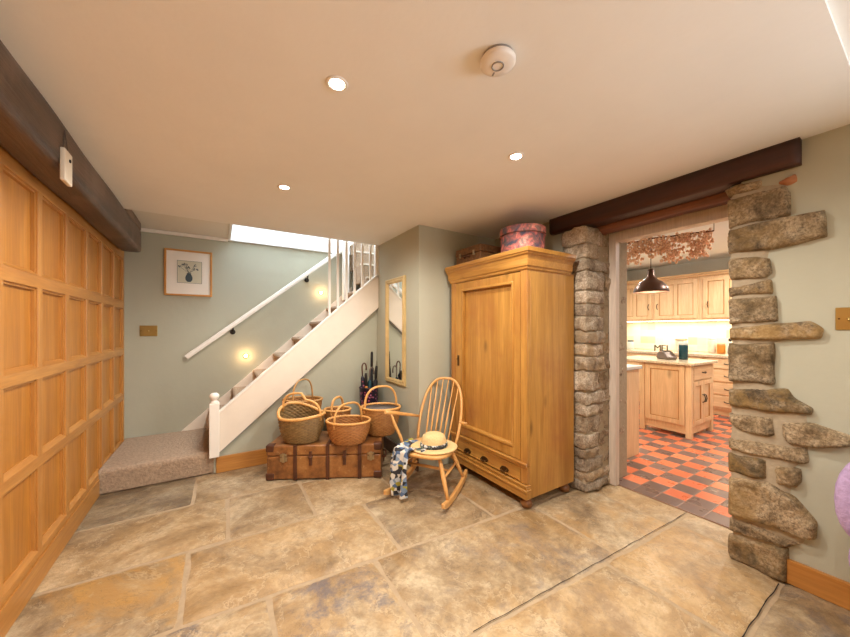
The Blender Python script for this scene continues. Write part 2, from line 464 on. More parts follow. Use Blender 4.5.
# ---- flagstone floor
def flag(x0, x1, y0, y1, tint):
    g = .012
    ya, yb = y0 if isinstance(y0, tuple) else (y0, y0); yc, yd = y1 if isinstance(y1, tuple) else (y1, y1)
    poly = [(x0 + g, ya + g), (x1 - g, yb + g), (x1 - g, yd - g), (x0 + g, yc - g)]
    def h(d, x, y):
        e = min(1, d / .012)
        big = noise.noise(Vector((x * 2.2, y * 2.2, tint[0] * 9))) * .0018
        cl = noise.noise(Vector((x * 5 + 3, y * 5, tint[0] * 17)))
        led = .0022 * (1 if cl > .12 else 0) + .0012 * (1 if cl < -.15 else 0)
        return -.007 + .007 * math.sqrt(e) + (big + led) * e - .0025
    relief(fm, poly, .045, h, lambda x, y, hh: (x, y, hh), -.02, edge_noise=.007, tint=tint)
fm = MB()
flags = [
 (-.86, -.18, 3.10, 3.72, (.05, .1, .25)), (-.18, .60, 3.06, 3.70, (.45, .2, .15)), (.60, 1.62, 3.03, 3.70, (.4, .1, .1)),
 (-.86, .047, 2.47, 3.10, (.72, .25, .0)), (.047, .595, 2.447, 3.06, (.45, .2, .25)), (.595, 1.25, 2.40, 3.03, (.62, .2, 0)), (1.25, 1.99, 2.38, 3.03, (.4, .1, .3)),
 (-.86, -.16, (1.895, 1.855), 2.47, (.5, 1.0, .15)), (-.16, .945, (1.855, 1.79), 2.447, (.70, .35, .0)), (.945, 1.685, (1.79, 1.74), (2.43, 2.40), (.42, .15, .35)), (1.685, 2.62, (1.74, 1.70), 2.39, (.5, .4, .2)),
 (-.86, -.25, 1.20, (1.895, 1.86), (.5, .2, .5)), (-.25, .208, 1.17, (1.86, 1.833), (.6, .3, .95)), (.208, .77, 1.15, (1.833, 1.80), (.62, .35, .85)), (.77, 2.03, (1.13, 1.05), (1.80, 1.72), (.56, .35, .45)),
 (2.03, 2.658, (1.05, 1.02), (1.72, 1.70), (.5, .7, .12)), (2.658, 2.935, 1.02, 1.60, (.6, .3, .1)),
 (-.86, .1, .46, 1.19, (.5, .3, .4)), (.1, .95, .46, 1.14, (.6, .3, .2)), (.95, 1.90, .48, (1.125, 1.06), (.74, .3, .25)), (1.90, 2.70, .475, (1.06, 1.02), (.70, .5, .12)), (2.70, 2.935, .62, 1.02, (.6, .3, .1)),
 (-.86, .4, -.4, .45, (.5, .2, .2)), (.4, 1.45, -.4, .45, (.6, .4, .3)), (1.45, 2.62, -.3, .475, (.42, .1, .75)),
]
for y in (-1.1, -1.8, -2.5):
    for x in (-.86, .3, 1.5): flags.append((x, x + (1.16 if x < 1.4 else 1.12), y, y + .7, (random.random(), random.random() * .6, random.random() * .5)))
for a in flags: flag(*a)
floor = fm.build('floor', 'flagstone', kind=STR, tint=True)
# dark strips painting in the shadow gap beside two floor joints
oj = MB()
def shadow_strip(p, q, wd, n):
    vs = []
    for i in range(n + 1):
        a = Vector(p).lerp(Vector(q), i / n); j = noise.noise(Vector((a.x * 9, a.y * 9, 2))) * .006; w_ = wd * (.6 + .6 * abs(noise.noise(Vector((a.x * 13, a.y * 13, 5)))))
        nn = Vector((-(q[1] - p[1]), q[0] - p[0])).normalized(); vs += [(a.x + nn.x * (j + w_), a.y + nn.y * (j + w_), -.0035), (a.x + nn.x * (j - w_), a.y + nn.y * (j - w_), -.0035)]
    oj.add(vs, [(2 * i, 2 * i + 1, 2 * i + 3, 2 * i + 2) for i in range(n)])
shadow_strip((.96, 1.130), (2.92, 1.028), .0022, 60); shadow_strip((1.93, .486), (2.52, .482), .003, 20)
oj.build('joint_shadow', 'joint_shadow_black', floor, local=True)
g = MB().box(-.95, 2.94, -2.6, 4.7, -.06, -.0105); g.build('mortar_joint', 'grout', floor, local=True)
MB().box(2.94, 7.4, -1.2, 3.7, -.06, -.003).build('floor', 'quarry_tile', kind=STR)

# ---- ceilings
ceil = MB()
ceil.box(-.95, 2.6, .2, 3.6, 2.34, 2.60); ceil.box(-.95, 2.6, -2.7, .2, 2.356, 2.60)
ceil.build('ceiling', 'cream_ceiling', kind=STR)
MB().box(-.95, .08, 3.6, 4.62, 2.43, 2.62).build('ceiling', 'recess_white', kind=STR)
MB().box(3.15, 7.4, -1.2, 3.7, 2.56, 2.62).build('ceiling', 'kitchen_wall', kind=STR)
MB().box(0, 3.3, 3.4, 4.75, 4.4, 4.5).build('ceiling', 'upper_white', kind=STR)

# ---- walls of the hall
MB().box(-.95, 3.2, 4.60, 4.72, 0, 2.42).build('wall_back', 'sage', kind=STR)
MB().box(-.95, 3.2, 4.60, 4.72, 2.42, 4.4).build('wall_back_upper', 'upper_white', kind=STR)
MB().box(-.02, .08, 3.60, 4.60, 2.62, 4.4).build('wall_stairwell_left', 'upper_white', kind=STR)
MB().box(.0, 3.2, 3.50, 3.60, 2.60, 4.4).build('wall_stairwell_front', 'upper_white', kind=STR)
MB().box(1.60, 3.2, 2.67, 3.655, 0, 2.34).build('wall_alcove', 'sage', kind=STR)
MB().box(2.6, 3.2, 3.655, 4.60, 0, 4.4).build('wall_stairwell_right', 'upper_white', kind=STR)
MB().box(1.60, 2.6, 3.6, 3.655, 2.34, 2.60).build('wall_stairwell_edge', 'upper_white', kind=STR)
us = MB(); us.prism([(-.05, 0), (1.6, 0), (1.6, 1.66), (-.05, .24)], 'Y', 3.65, 3.72); us.build('wall_understair', 'sage', kind=STR)
# right wall with the doorway (0.6 m thick stone wall, plastered towards the hall)
wr = MB(); wr.box(2.58, 3.2, -.75, .645, 0, 2.56); wr.box(2.58, 3.2, -2.7, -2.35, 0, 2.56); wr.box(2.58, 3.2, -2.35, -.75, 0, .8); wr.box(2.58, 3.2, -2.35, -.75, 2.1, 2.56); wr.box(2.60, 3.2, .645, .70, 2.2, 2.56); wr.box(2.58, 3.2, 1.60, 2.67, 0, 2.56); wr.box(2.58, 3.2, .70, 1.60, 2.34, 2.56)
wr.build('wall_right', 'sage', kind=STR)
# rear wall behind the viewpoint, and the unseen window added to let fill in
MB().box(-1.1, 2.58, -2.7, -2.6, 0, 2.4).build('wall_rear', 'sage', kind=STR)
wf = MB()
for a in ((-2.35, -.75, .8, .86), (-2.35, -.75, 2.04, 2.1), (-2.35, -2.29, .86, 2.04), (-.81, -.75, .86, 2.04), (-1.58, -1.52, .86, 2.04)): wf.box(2.80, 2.85, a[0], a[1], a[2], a[3])
win = wf.build('fill_window_1', 'white_gloss', kind=STR)

# ---- left wall: oak panelling (slightly out of parallel)
TH = math.atan2(.05, 2.6)
pw = empty('wall_left', (-.88, 4.6, 0), TH, kind=STR)
L0 = -7.2
base = MB().box(-.10, 0, L0, .02, 0, 2.45)
base.build('oak_board', 'oak_panel_Z', pw, local=True)
stile = MB(); rail = MB(); mould = MB(); vmould = MB()
ys = [-.02 - .40 * k for k in range(18)]
zs = [(.135, .175), (.615, .675), (1.085, 1.145), (1.565, 1.635), (2.075, 2.2)]
for y in ys: stile.box(0, .026, y - .028, y + .028, .135, 2.2)
for a, b in zs: rail.box(0, .0265, L0, .0, a, b)
for i in range(len(ys) - 1):
    yb, ya = ys[i] - .028, ys[i + 1] + .028
    for j in range(4):
        za, zb = zs[j][1], zs[j + 1][0]
        t, w_ = .011, .016
        vmould.box(0, w_, ya, ya + t, za, zb); vmould.box(0, w_, yb - t, yb, za, zb)
        mould.prism([(0, za), (.026, za), (.003, za + .028)], 'Y', ya, yb) if False else mould.add(
            [(0, ya, za), (.026, ya, za), (.006, ya, za + .02), (0, ya, za + .02), (0, yb, za), (.026, yb, za), (.006, yb, za + .02), (0, yb, za + .02)],
            [(0, 1, 2, 3), (4, 7, 6, 5), (1, 5, 6, 2), (2, 6, 7, 3), (0, 4, 5, 1), (0, 3, 7, 4)])
        mould.box(0, w_, ya, yb, zb - t, zb)
stile.build('stile', 'oak_Z', pw, local=True, bevel=.003)
rail.build('rail', 'oak_Y', pw, local=True, bevel=.003)
mould.build('moulding', 'oak_Y', pw, local=True); vmould.build('moulding', 'oak_Z', pw, local=True)
bb = MB(); bb.box(.026, .034, L0, -.95, 0, .135); bb.box(0, .026, L0, 0, 0, .1349)
bbo = bb.build('baseboard_left', 'oak_Y', kind=STR, bevel=.002); bbo.location = (-.88, 4.6, 0); bbo.rotation_euler = (0, 0, TH)

# ---- baseboards and trims
MB().box(-.03, 1.60, 3.63, 3.65, 0, .15).build('baseboard_back', 'oak_X', kind=STR, bevel=.003)
MB().box(1.58, 1.60, 2.67, 3.63, 0, .13).build('baseboard_alcove', 'dark_beam_Y', kind=STR, bevel=.003)  # dark wood: the corner's shadow is put into the colour
MB().box(2.555, 2.58, -2.6, .46, 0, .125).build('baseboard_right', 'oak_Y', kind=STR, bevel=.003)
t1 = MB(); t1.box(-.86, .08, 4.565, 4.60, 2.395, 2.43)
t1.build('trim_1', 'white_gloss', kind=STR, bevel=.006)
t2 = MB(); t2.box(.08, 2.6, 4.56, 4.60, 2.41, 2.52); t2.box(.08, 2.6, 4.575, 4.60, 2.52, 2.70); t2.box(.081, .11, 3.6, 4.56, 2.42, 2.62)
t2.build('trim_2', 'upper_white', kind=STR, bevel=.004)

# ---- left ceiling beam (rough, hand hewn)
def beam(name, x0, x1, y0, y1, z0, z1, mat, amp=.008, seg=60, loc=(0, 0, 0), rz=0, seed=0, kind=STR):
    m = MB(); n = 24; vs = []
    for i in range(seg + 1):
        y = y0 + (y1 - y0) * i / seg
        for k in range(n):
            q = k / n * 4; e = int(q); t = q - e
            cx, cz = [(x0 + (x1 - x0) * t, z0), (x1, z0 + (z1 - z0) * t), (x1 - (x1 - x0) * t, z1), (x0, z1 - (z1 - z0) * t)][e]
            if t == 0:
                mx, mz = (x0 + x1) / 2, (z0 + z1) / 2; cx += (mx - cx) * .07; cz += (mz - cz) * .07
            nx = noise.noise(Vector((cx * 7, y * 2.2, cz * 7 + seed))) * amp
            nz = noise.noise(Vector((cx * 7 + 9, y * 2.2, cz * 7 + seed))) * amp
            vs.append((cx + nx, y, cz + nz))
    fs = [(i * n + k, i * n + (k + 1) % n, (i + 1) * n + (k + 1) % n, (i + 1) * n + k) for i in range(seg) for k in range(n)]
    fs += [tuple(range(n))[::-1], tuple(seg * n + k for k in range(n))]
    m.add(vs, fs, True); o = m.build(name, mat, kind=kind); o.location = loc; o.rotation_euler = (0, 0, rz)
    return o
beam('ceiling_beam', .02, .185, -7.2, -.24, 2.125, 2.352, 'dark_beam_Y', .006, 90, (-.87, 4.6, 0), TH, 3)
beam('ceiling_beam', .02, .185, -.98, -.26, 2.34, 2.43, 'dark_beam_Y', .006, 20, (-.87, 4.6, 0), TH, 3)
# ---- lintel over the doorway
beam('door_lintel', 2.525, 2.70, .41, 1.92, 2.205, 2.345, 'lintel_Y', .004, 40, seed=5)
beam('door_lintel', 2.70, 2.84, .60, 1.66, 2.165, 2.33, 'lintel_red', .008, 40, seed=8)
beam('door_lintel', 2.84, 3.16, .60, 1.66, 2.20, 2.345, 'lintel_Y', .006, 30, seed=2)

# ---- stonework
def rock(mb, x0, x1, y0, y1, z0, z1, tint, amp=.011, seg=10):
    cx, cy, cz = (x0 + x1) / 2, (y0 + y1) / 2, (z0 + z1) / 2
    hx, hy, hz = (x1 - x0) / 2, (y1 - y0) / 2, (z1 - z0) / 2
    vs = []; idx = {}; fs = []
    def key(i, j, k):
        kk = (i, j, k)
        if kk not in idx:
            p = Vector((2 * i / seg - 1, 2 * j / seg - 1, 2 * k / seg - 1))
            mx = max(abs(p.x), abs(p.y), abs(p.z)); sph = p / max(p.length, 1e-6) * mx
            q = p.lerp(sph, .22)
            W = Vector((cx + q.x * hx, cy + q.y * hy, cz + q.z * hz))
            nn = noise.noise_vector(W * 11 + Vector((tint[0] * 50, 0, 0))) * amp * 1.3 + noise.noise_vector(W * 34) * amp * .7 + Vector((0, 0, .010 * noise.noise(Vector((W.x * 5, W.y * 5, round(cz, 2) * 7)))))
            idx[kk] = len(vs); vs.append(W + nn)
        return idx[kk]
    for a in range(seg):
        for b in range(seg):
            for s in (0, seg):
                fs.append((key(s, a, b), key(s, a + 1, b), key(s, a + 1, b + 1), key(s, a, b + 1)))
                fs.append((key(a, s, b), key(a + 1, s, b), key(a + 1, s, b + 1), key(a, s, b + 1)))
                fs.append((key(a, b, s), key(a + 1, b, s), key(a + 1, b + 1, s), key(a, b + 1, s)))
    mb.add(vs, fs, True, tint=tint)
def rt(): return (random.uniform(.25, .95), random.choice([0, .2, .6, .1]), random.choice([0, .3, .1, .7]))
# far pier between wardrobe and doorway
courses = [0, .085, .17, .28, .36, .48, .63, .72, .83, 1.0, 1.12, 1.23, 1.33, 1.45, 1.56, 1.67, 1.83, 1.93, 2.05, 2.20]
pr = MB()
for i in range(len(courses) - 1):
    z0, z1 = courses[i] + .003, courses[i + 1] - .003
    split = random.choice([2.72, 2.80, 2.86]); j = random.uniform(-.012, .012)
    rock(pr, 2.530 + j, split, 1.560 + random.uniform(-.008, .012), 1.80, z0, z1, rt(), .013)
    rock(pr, split, 3.02 + j, 1.575 + random.uniform(-.006, .012), 1.75, z0, z1, rt(), .013)
    rock(pr, 3.01, 3.20 + j, 1.585 + (i % 2) * .01, 1.76, z0, z1, rt())
pier = pr.build('wall_right_stone_pier', 'rubble_pale', kind=STR, tint=True)
MB().box(2.555, 3.195, 1.585, 1.79, 0, 2.2).build('mortar', 'mortar', pier, local=True)

# near jamb: outlines of the real stones on the wall face
def c6(x, y): return (725 + x / 3.536, 150 + y / 3.536)
def c7(x, y): return (725 + x / 4.896, 320 + y / 4.896)
def c8(x, y): return (725 + x / 3.984, 440 + y / 3.984)
def yz(p, X=2.54):
    t = (p[0] - 425) / 328; d = X / (S_ + C_ * t); return (d * (C_ - S_ * t), 1.35 - (p[1] - 329) * d / 328)
stones = [
 (c6, [(3, 138), (35, 122), (120, 106), (118, 128), (20, 160)], (.8, .3, 0), .03),
 (c6, [(15, 175), (200, 125), (222, 150), (222, 225), (100, 250), (22, 270)], (.55, .3, .35), .045),
 (c6, [(18, 280), (180, 242), (345, 210), (352, 300), (250, 325), (150, 348), (20, 360)], (.45, .4, .4), .055),
 (c6, [(20, 388), (100, 375), (148, 385), (152, 430), (120, 450), (30, 455), (18, 430)], (.6, .3, .2), .05),
 (c6, [(18, 490), (150, 460), (158, 503), (20, 515)], (.6, .6, .2), .04),
 (c6, [(18, 530), (170, 517), (178, 600), (100, 608), (22, 612)], (.35, .3, .6), .045),
 (c7, [(28, 45), (200, 25), (400, 12), (465, 50), (455, 85), (250, 95), (28, 95)], (.85, .6, .1), .055),
 (c7, [(25, 117), (225, 117), (228, 200), (230, 312), (27, 298)], (.30, .3, .6), .045),
 (c7, [(28, 347), (290, 345), (320, 385), (420, 430), (410, 462), (200, 448), (33, 420)], (.22, .8, .8), .05),
 (c7, [(28, 465), (225, 483), (235, 560), (200, 575), (70, 540), (30, 505)], (.75, .1, .2), .04),
 (c7, [(268, 505), (420, 515), (618, 582), (604, 618), (450, 632), (290, 608), (268, 560)], (.85, .1, .15), .05),
 (c8, [(20, 2), (100, 8), (315, 38), (320, 90), (290, 95), (100, 58), (22, 35)], (.85, .1, .1), .045),
 (c8, [(20, 62), (155, 82), (158, 155), (100, 155), (20, 130)], (.15, .8, .9), .035),
 (c8, [(195, 112), (288, 125), (295, 170), (270, 195), (195, 175)], (.9, .3, .1), .045),
 (c8, [(22, 158), (170, 176), (270, 236), (350, 340), (355, 395), (330, 405), (200, 350), (100, 320), (25, 300)], (.9, .5, .1), .06),
 (c8, [(22, 322), (100, 340), (200, 380), (310, 427), (240, 434), (100, 395), (22, 365)], (.95, .0, .1), .04),
 (c8, [(22, 392), (120, 410), (240, 442), (243, 572), (150, 533), (25, 475)], (.55, .4, .7), .045),
]
jm = MB()
for fn, pts, tint, hh in stones:
    poly = [yz(fn(*p)) for p in pts]
    k0 = max(p[0] for p in poly); poly = [(p[0] + (.018 if p[0] > .665 else 0), p[1]) for p in poly]
    cy_ = sum(p[1] for p in poly) / len(poly); cx_ = sum(p[0] for p in poly) / len(poly)
    poly = [(p[0] - (.006 if p[0] < cx_ else 0), p[1] + (.007 if p[1] > cy_ else -.007)) for p in poly]
    sd = tint[0] * 20
    def h(d, a, b, hh=hh, sd=sd):
        n_ = noise.noise(Vector((a * 11, b * 11, sd))) * .016 + noise.noise(Vector((a * 30, b * 30, sd))) * .009 + noise.noise(Vector((a * 70, b * 70, sd))) * .004
        e = min(1, d / .014)
        return hh * math.sqrt(e) * .85 + n_ * e + .004
    relief(jm, poly, .012, h, lambda a, b, hh: (2.582 - hh, a, b), -.01, edge_noise=.005, tint=tint)
# reveal stones of the near jamb, on the side that faces the doorway
for i in range(len(courses) - 1):
    z0, z1 = courses[i] + .003, courses[i + 1] - .003
    j = random.uniform(-.01, .01)
    rock(jm, 2.60, 2.86 + j, .60, .685 + random.uniform(-.01, .008), z0, z1, rt(), .01)
    rock(jm, 2.86 + j, 3.21, .60, .69 + random.uniform(-.01, .008), z0, z1, rt(), .01)
jamb = jm.build('wall_right_stone_jamb', 'rubble', kind=STR, tint=True)
mo = [c6(5, 132), c6(170, 118), c6(205, 122), c6(215, 235), c6(205, 250), c6(180, 330), c6(148, 352), c6(146, 470), c6(162, 505), c6(172, 620), c7(250, 12), c7(380, 30), c7(400, 85), c7(222, 108),
      c7(222, 340), c7(300, 350), c7(400, 452), c7(400, 500), c7(420, 600), c8(310, 90), c8(265, 130), c8(262, 215), c8(255, 230), c8(335, 370), c8(300, 425), c8(236, 438), c8(238, 560), c8(25, 478), c8(16, 300), c8(16, 10), c7(22, 300), c6(16, 600), c6(16, 200)]
mp = MB()
relief(mp, [yz(p) for p in mo], .02, lambda d, a, b: .017 * min(1, d / .02) + .004 * noise.noise(Vector((a * 20, b * 20, 0))), lambda a, b, h: (2.582 - h, a, b), -.005, edge_noise=.006)
mp.box(2.59, 3.19, .55, .672, 0, 2.2)
mp.build('mortar', 'mortar', jamb, local=True)
bk = MB(); relief(bk, [yz(c6(*p)) for p in [(172, 112), (205, 95), (245, 75), (252, 105), (215, 122)]], .012, lambda d, a, b: .03 * math.sqrt(min(1, d / .01)), lambda a, b, h: (2.582 - h, a, b), -.005)
bk.build('brick', 'rust_brick', jamb, local=True)

# ---- door frame in the opening
df = MB()
df.box(2.88, 2.94, 1.52, 1.58, 0, 2.19); df.box(2.88, 2.94, .675, .745, 0, 2.19); df.box(2.88, 2.98, .745, 1.52, 2.10, 2.19)
df.build('door_1', 'frame_wood', kind=STR, bevel=.004)

# ---- kitchen shell
MB().box(7.26, 7.36, -1.2, 3.7, 0, 2.6).build('wall_kitchen_back', 'kitchen_wall', kind=STR)
MB().box(3.2, 7.3, 3.6, 3.7, 0, 2.6).build('wall_kitchen_left', 'kitchen_wall', kind=STR)
MB().box(3.2, 7.3, -1.2, -1.1, 0, 2.6).build('wall_kitchen_right', 'kitchen_wall', kind=STR)
MB().box(7.25, 7.262, -1.0, 3.6, .955, 1.50).build('wall_kitchen_tiles', 'splash_tile', kind=STR)

# ================================================================= STAIRCASE
STEP_TOP = .20
def rounded_step(m, x0, x1, y0, y1, z0, z1, r=.03):
    """carpeted block with rolled front (-Y) edge"""
    pts = [(y1, z0), (y0, z0)] + [(y0 + r - r * math.cos(a), z1 - r + r * math.sin(a)) for a in [PI / 2 * k / 5 for k in range(6)]] + [(y1, z1)]
    m.prism(pts, 'X', x0, x1)
lb = MB(); rounded_step(lb, -.845, -.04, 3.66, 4.60, 0, STEP_TOP, .04)
lb.build('stair_step', 'carpet', kind=STR, bevel=.012, seg=3)
stair = empty('staircase', (-.06, 3.65, 0), 0, 'white painted enclosed staircase with brown carpet rising to the right', 'staircase')
tr = []
for k in range(8):
    x0 = -.095 + .225 * k; z1 = .45 + .20 * k
    m = MB(); r = .03
    pts = [(x0 + .24, z1 - .21), (x0 + .02, z1 - .21), (x0 + .02, z1 - .05)] + [(x0 - .012 + r - r * math.cos(a), z1 - r + r * math.sin(a)) for a in [-PI / 3 + (PI / 2 + PI / 3) * q / 7 for q in range(8)]] + [(x0 + .24, z1)]
    m.prism([(p[0], p[1]) for p in pts], 'Y', 3.665, 4.575)
    m.build('stair_tread', 'carpet', stair)
# the flight turns left at the top: more steps rising away from the hall
for k in range(4):
    y0 = 3.93 + .20 * k; z1 = 2.01 + .205 * k
    MB().box(1.585, 2.59, y0, min(4.59, y0 + .24), z1 - .25, z1 - .012).build('stair_tread', 'carpet', stair, bevel=.008)
    MB().box(1.585, 2.59, y0 - .014, min(4.59, y0 + .05), z1 - .012, z1 + .008).build('nosing_highlight', 'string_white', stair)  # white strips stand in for skylight catching the carpeted nosings
MB().box(1.585, 2.59, 3.66, 3.935, 1.60, 1.85).build('stair_landing', 'carpet', stair)
def zt(x): return .572 + .89 * x
def zb(x): return .205 + .875 * x
st = MB(); st.prism([(-.03, zb(-.03)), (1.6, zb(1.6)), (1.6, zt(1.6)), (-.03, zt(-.03))], 'Y', 3.60, 3.645)
st.build('outer_string', 'string_white', stair, bevel=.003)
cp = MB(); cp.prism([(-.03, zt(-.03) - .004), (1.6, zt(1.6) - .004), (1.6, zt(1.6) + .02), (-.03, zt(-.03) + .02)], 'Y', 3.592, 3.655); cp.build('string_cap', 'white_gloss', stair, bevel=.004)
ed = MB(); ed.prism([(-.03, zb(-.03) - .012), (1.6, zb(1.6) - .012), (1.6, zb(1.6)), (-.03, zb(-.03))], 'Y', 3.615, 3.648); ed.build('string_bead', 'grey_plastic', stair)
s2 = MB(); s2.prism([(-.37, .201), (-.08, .201), (1.62, 1.62), (1.62, 1.962), (-.37, .201)][:4] , 'Y', 4.575, 4.598)
s2.build('wall_string', 'string_white', stair)
nw = MB(); nw.box(-.085, -.005, 3.578, 3.655, .165, .665); o = nw.build('newel_post', 'white_gloss', stair, bevel=.006)
nb = MB(); nb.lathe([(.034, .664), (.036, .672), (.026, .680), (.021, .688), (.028, .697), (.036, .710), (.040, .726), (.036, .743), (.022, .755), (.0001, .759)], (-.045, 3.617, 0), 24); nb.build('newel_cap', 'white_gloss', o)
for u in (329.4, 337.8, 346.4, 354.6, 362.3, 370.3):
    t = (u - 425) / 328; d = 3.622 / (C_ - S_ * t); x = d * (S_ + C_ * t)
    MB().box(x - .012, x + .012, 3.610, 3.634, zt(x) + .01, 2.345).build('baluster', 'white_gloss', stair, bevel=.002)
MB().box(1.56, 1.60, 3.60, 3.65, zt(1.56), 2.345).build('baluster', 'white_gloss', stair, bevel=.002)
x = 1.50; MB().box(1.45, 1.53, 4.44, 4.52, 1.75, 2.9).build('upper_newel', 'white_gloss', stair, bevel=.004)

# handrail on the back wall
hr = empty('handrail', (-.3, 4.6, 1.0), 0, 'long white wooden handrail on black brackets along the grey-green stair wall', 'handrail')
def rail_pt(x): return 1.035 + (x + .32) * .808
ra = MB()
nx = Vector((1, 0, .808)).normalized(); 
P0, P1 = Vector((-.32, 4.525, rail_pt(-.32))), Vector((1.98, 4.525, rail_pt(1.98)))
up = Vector((-nx.z, 0, nx.x))
prof = [(-.022, -.026), (.022, -.026), (.026, -.01), (.024, .016), (.012, .026), (-.012, .026), (-.024, .016), (-.026, -.01)]
vs = [P + Vector((0, a, 0)) + up * b for P in (P0, P1) for a, b in prof]; n = 8
ra.add(vs, [tuple(range(8)), tuple(range(15, 7, -1))] + [(i, (i + 1) % 8, 8 + (i + 1) % 8, 8 + i) for i in range(8)])
ra.build('rail', 'white_gloss', hr)
for x in (.13, .99):
    z = rail_pt(x) - .085
    b = MB(); b.lathe([(.03, 4.599), (.03, 4.59), (.012, 4.585)], (x, 0, z), 16, axis='Y') if False else None
    b.tube([(x, 4.599, z), (x, 4.588, z)], .03, 16)
    b.tube([(x, 4.59, z), (x, 4.55, z - .004), (x, 4.528, z + .02), (x, 4.525, z + .06)], .009, 8)
    b.build('bracket', 'black_iron', hr)

# ================================================================= FIXTURES
DL = [(.40, 1.31), (.38, 2.46), (1.437, 1.316), (.40, .05), (.4, -1.25)]
dlab = ['bright recessed spotlight in the ceiling, nearest to the smoke alarm on its left', 'small recessed spotlight in the ceiling nearest the staircase', 'recessed spotlight in the ceiling above the pine wardrobe',
        'recessed spotlight overhead, left of the viewer', 'recessed spotlight far behind the viewer']
for (x, y), lb_ in zip(DL, dlab):
    zc = 2.34 if y > .2 else 2.356
    e = empty('recessed_spotlight', (x, y, zc), 0, lb_, 'ceiling light', 'recessed ceiling spotlights')
    MB().lathe([(.030, -.001), (.031, -.004), (.040, -.006), (.044, -.003), (.044, -.0002)], (0, 0, 0), 28).build('bezel', 'white_plastic', e, local=True)
    MB().lathe([(.0295, -.0042), (.0001, -.0048)], (0, 0, 0), 24).build('bulb', 'bulb', e, local=True)
    l = lamp('spot_lamp', 'SPOT', (x, y, zc - .012), 76 if y > .2 else 40, WARM, spot_size=R(170), spot_blend=.45, shadow_soft_size=.02)
# smoke alarm
e = empty('smoke_alarm', (.857, .872, 2.34), R(-30), 'round white smoke alarm on the ceiling', 'smoke alarm')
MB().lathe([(.056, 0), (.056, -.008), (.050, -.011)], n=40).build('base_plate', 'grey_plastic', e, local=True)
MB().lathe([(.050, -.009), (.060, -.011), (.063, -.015), (.063, -.024), (.057, -.030), (.03, -.033), (.0001, -.033)], n=48).build('cover', 'white_plastic', e, local=True)
MB().lathe([(.0185, -.0325), (.0185, -.036), (.0225, -.036), (.0225, -.0325)], n=32).build('test_button', 'grey_plastic', e, local=True)
m = MB()
for a, l_ in ((100, .018),):
    Mx = Matrix.Rotation(R(a), 4, 'Z'); m.box(.030, .030 + l_, -.003, .003, -.0335, -.0325, Mx)
m.build('marking', 'grey_plastic', e, local=True)
# step lights on the stair wall
for x, z, lb_ in ((.27, 1.02, 'lower small glowing step light on the stair wall'), (1.18, 1.85, 'upper small glowing step light on the stair wall')):
    e = empty('step_light', (x, 4.6, z), 0, lb_, 'wall light', 'step lights on the stair wall')
    m = MB(); m.lathe([(.030, -.0), (.034, -.004), (.030, -.008), (.024, -.008)], axis='Y', n=24); m.build('bezel', 'brass', e, local=True)
    m = MB(); m.lathe([(.025, -.004), (.016, -.016), (.0001, -.02)], axis='Y', n=20); m.build('lens', 'lamp_glow', e, local=True)
    lamp('step_lamp', 'POINT', (x, 4.52, z), 1.3, (1, .62, .30), shadow_soft_size=.02)
# brass switch plates
def switch(name, label, face, c, wd, ht, n=2):
    e = empty(name, c, 0, label, 'light switch')
    Mx = Matrix.Identity(4) if face == 'Y' else Matrix.Rotation(-PI / 2, 4, 'Z')
    MB().box(-wd / 2, wd / 2, -.008, -.0005, -ht / 2, ht / 2, Mx).build('plate', 'brass', e, local=True, bevel=.003)
    for k in range(n):
        x = (k - (n - 1) / 2) * wd * .42
        MB().tube([Mx @ Vector((x, -.006, 0)), Mx @ Vector((x, -.014, .0)), Mx @ Vector((x, -.024, -.008))], [.008, .006, .005], 10).build('toggle', 'brass', e, local=True)
    for s in (-1, 1): MB().tube([Mx @ Vector((s * wd * .42, -.006, 0)), Mx @ Vector((s * wd * .42, -.0095, 0))], .004, 8).build('screw', 'old_brass', e, local=True)
switch('light_switch', 'double brass light switch on the back wall below the framed print', 'Y', (-.655, 4.6, 1.33), .15, .115, 1)
switch('light_switch', 'brass light switch on the right wall beside the stone jamb', 'X', (2.58, .225, 1.40), .15, .11)
# sensor on the beam
e = empty('wall_sensor', (-.644, 2.275, 2.135), TH, 'white rectangular plastic sensor box hanging from the dark ceiling beam', 'sensor')
MB().box(.0, .020, -.05, .05, -.078, .078).build('case', 'ivory_plastic', e, local=True, bevel=.006, seg=3)
MB().lathe([(.008, .021), (.008, .025), (.0001, .026)], (0, .005, .035), 14, axis='X').build('button', 'black_iron', e, local=True)
m = MB(); m.tube([(.008, -.03, .083), (.006, -.005, .175)], .0016, 6); m.tube([(.008, .03, .083), (.006, -.005, .175)], .0016, 6)
m.build('hanging_cord', 'letter_grey', e, local=True)
# framed print
e = empty('framed_print', (-.30, 4.6, 1.985), 0, 'framed botanical print of a vase in a wooden frame on the back wall', 'picture')
W2, H2 = .222, .26; m = MB()
for a in ((-W2, W2, -H2, -H2 + .02), (-W2, W2, H2 - .02, H2), (-W2, -W2 + .02, -H2 + .02, H2 - .02), (W2 - .02, W2, -H2 + .02, H2 - .02)): m.box(a[0], a[1], -.022, -.001, a[2], a[3])
m.build('frame', 'frame_gilt', e, local=True, bevel=.003)
MB().box(-W2 + .02, W2 - .02, -.012, -.002, -H2 + .02, H2 - .02).build('mount', 'mat_paper', e, local=True)
m = MB()
x0, x1, z0, z1, t = -.108, .122, -.115, .138, .003
MB().box(x0, x1, -.0135, -.012, z0, z1).build('print', 'print_paper', e, local=True)
for a in ((x0, x1, z0, z0 + t), (x0, x1, z1 - t, z1), (x0, x0 + t, z0, z1), (x1 - t, x1, z0, z1)): m.box(a[0], a[1], -.0145, -.0135, a[2], a[3])
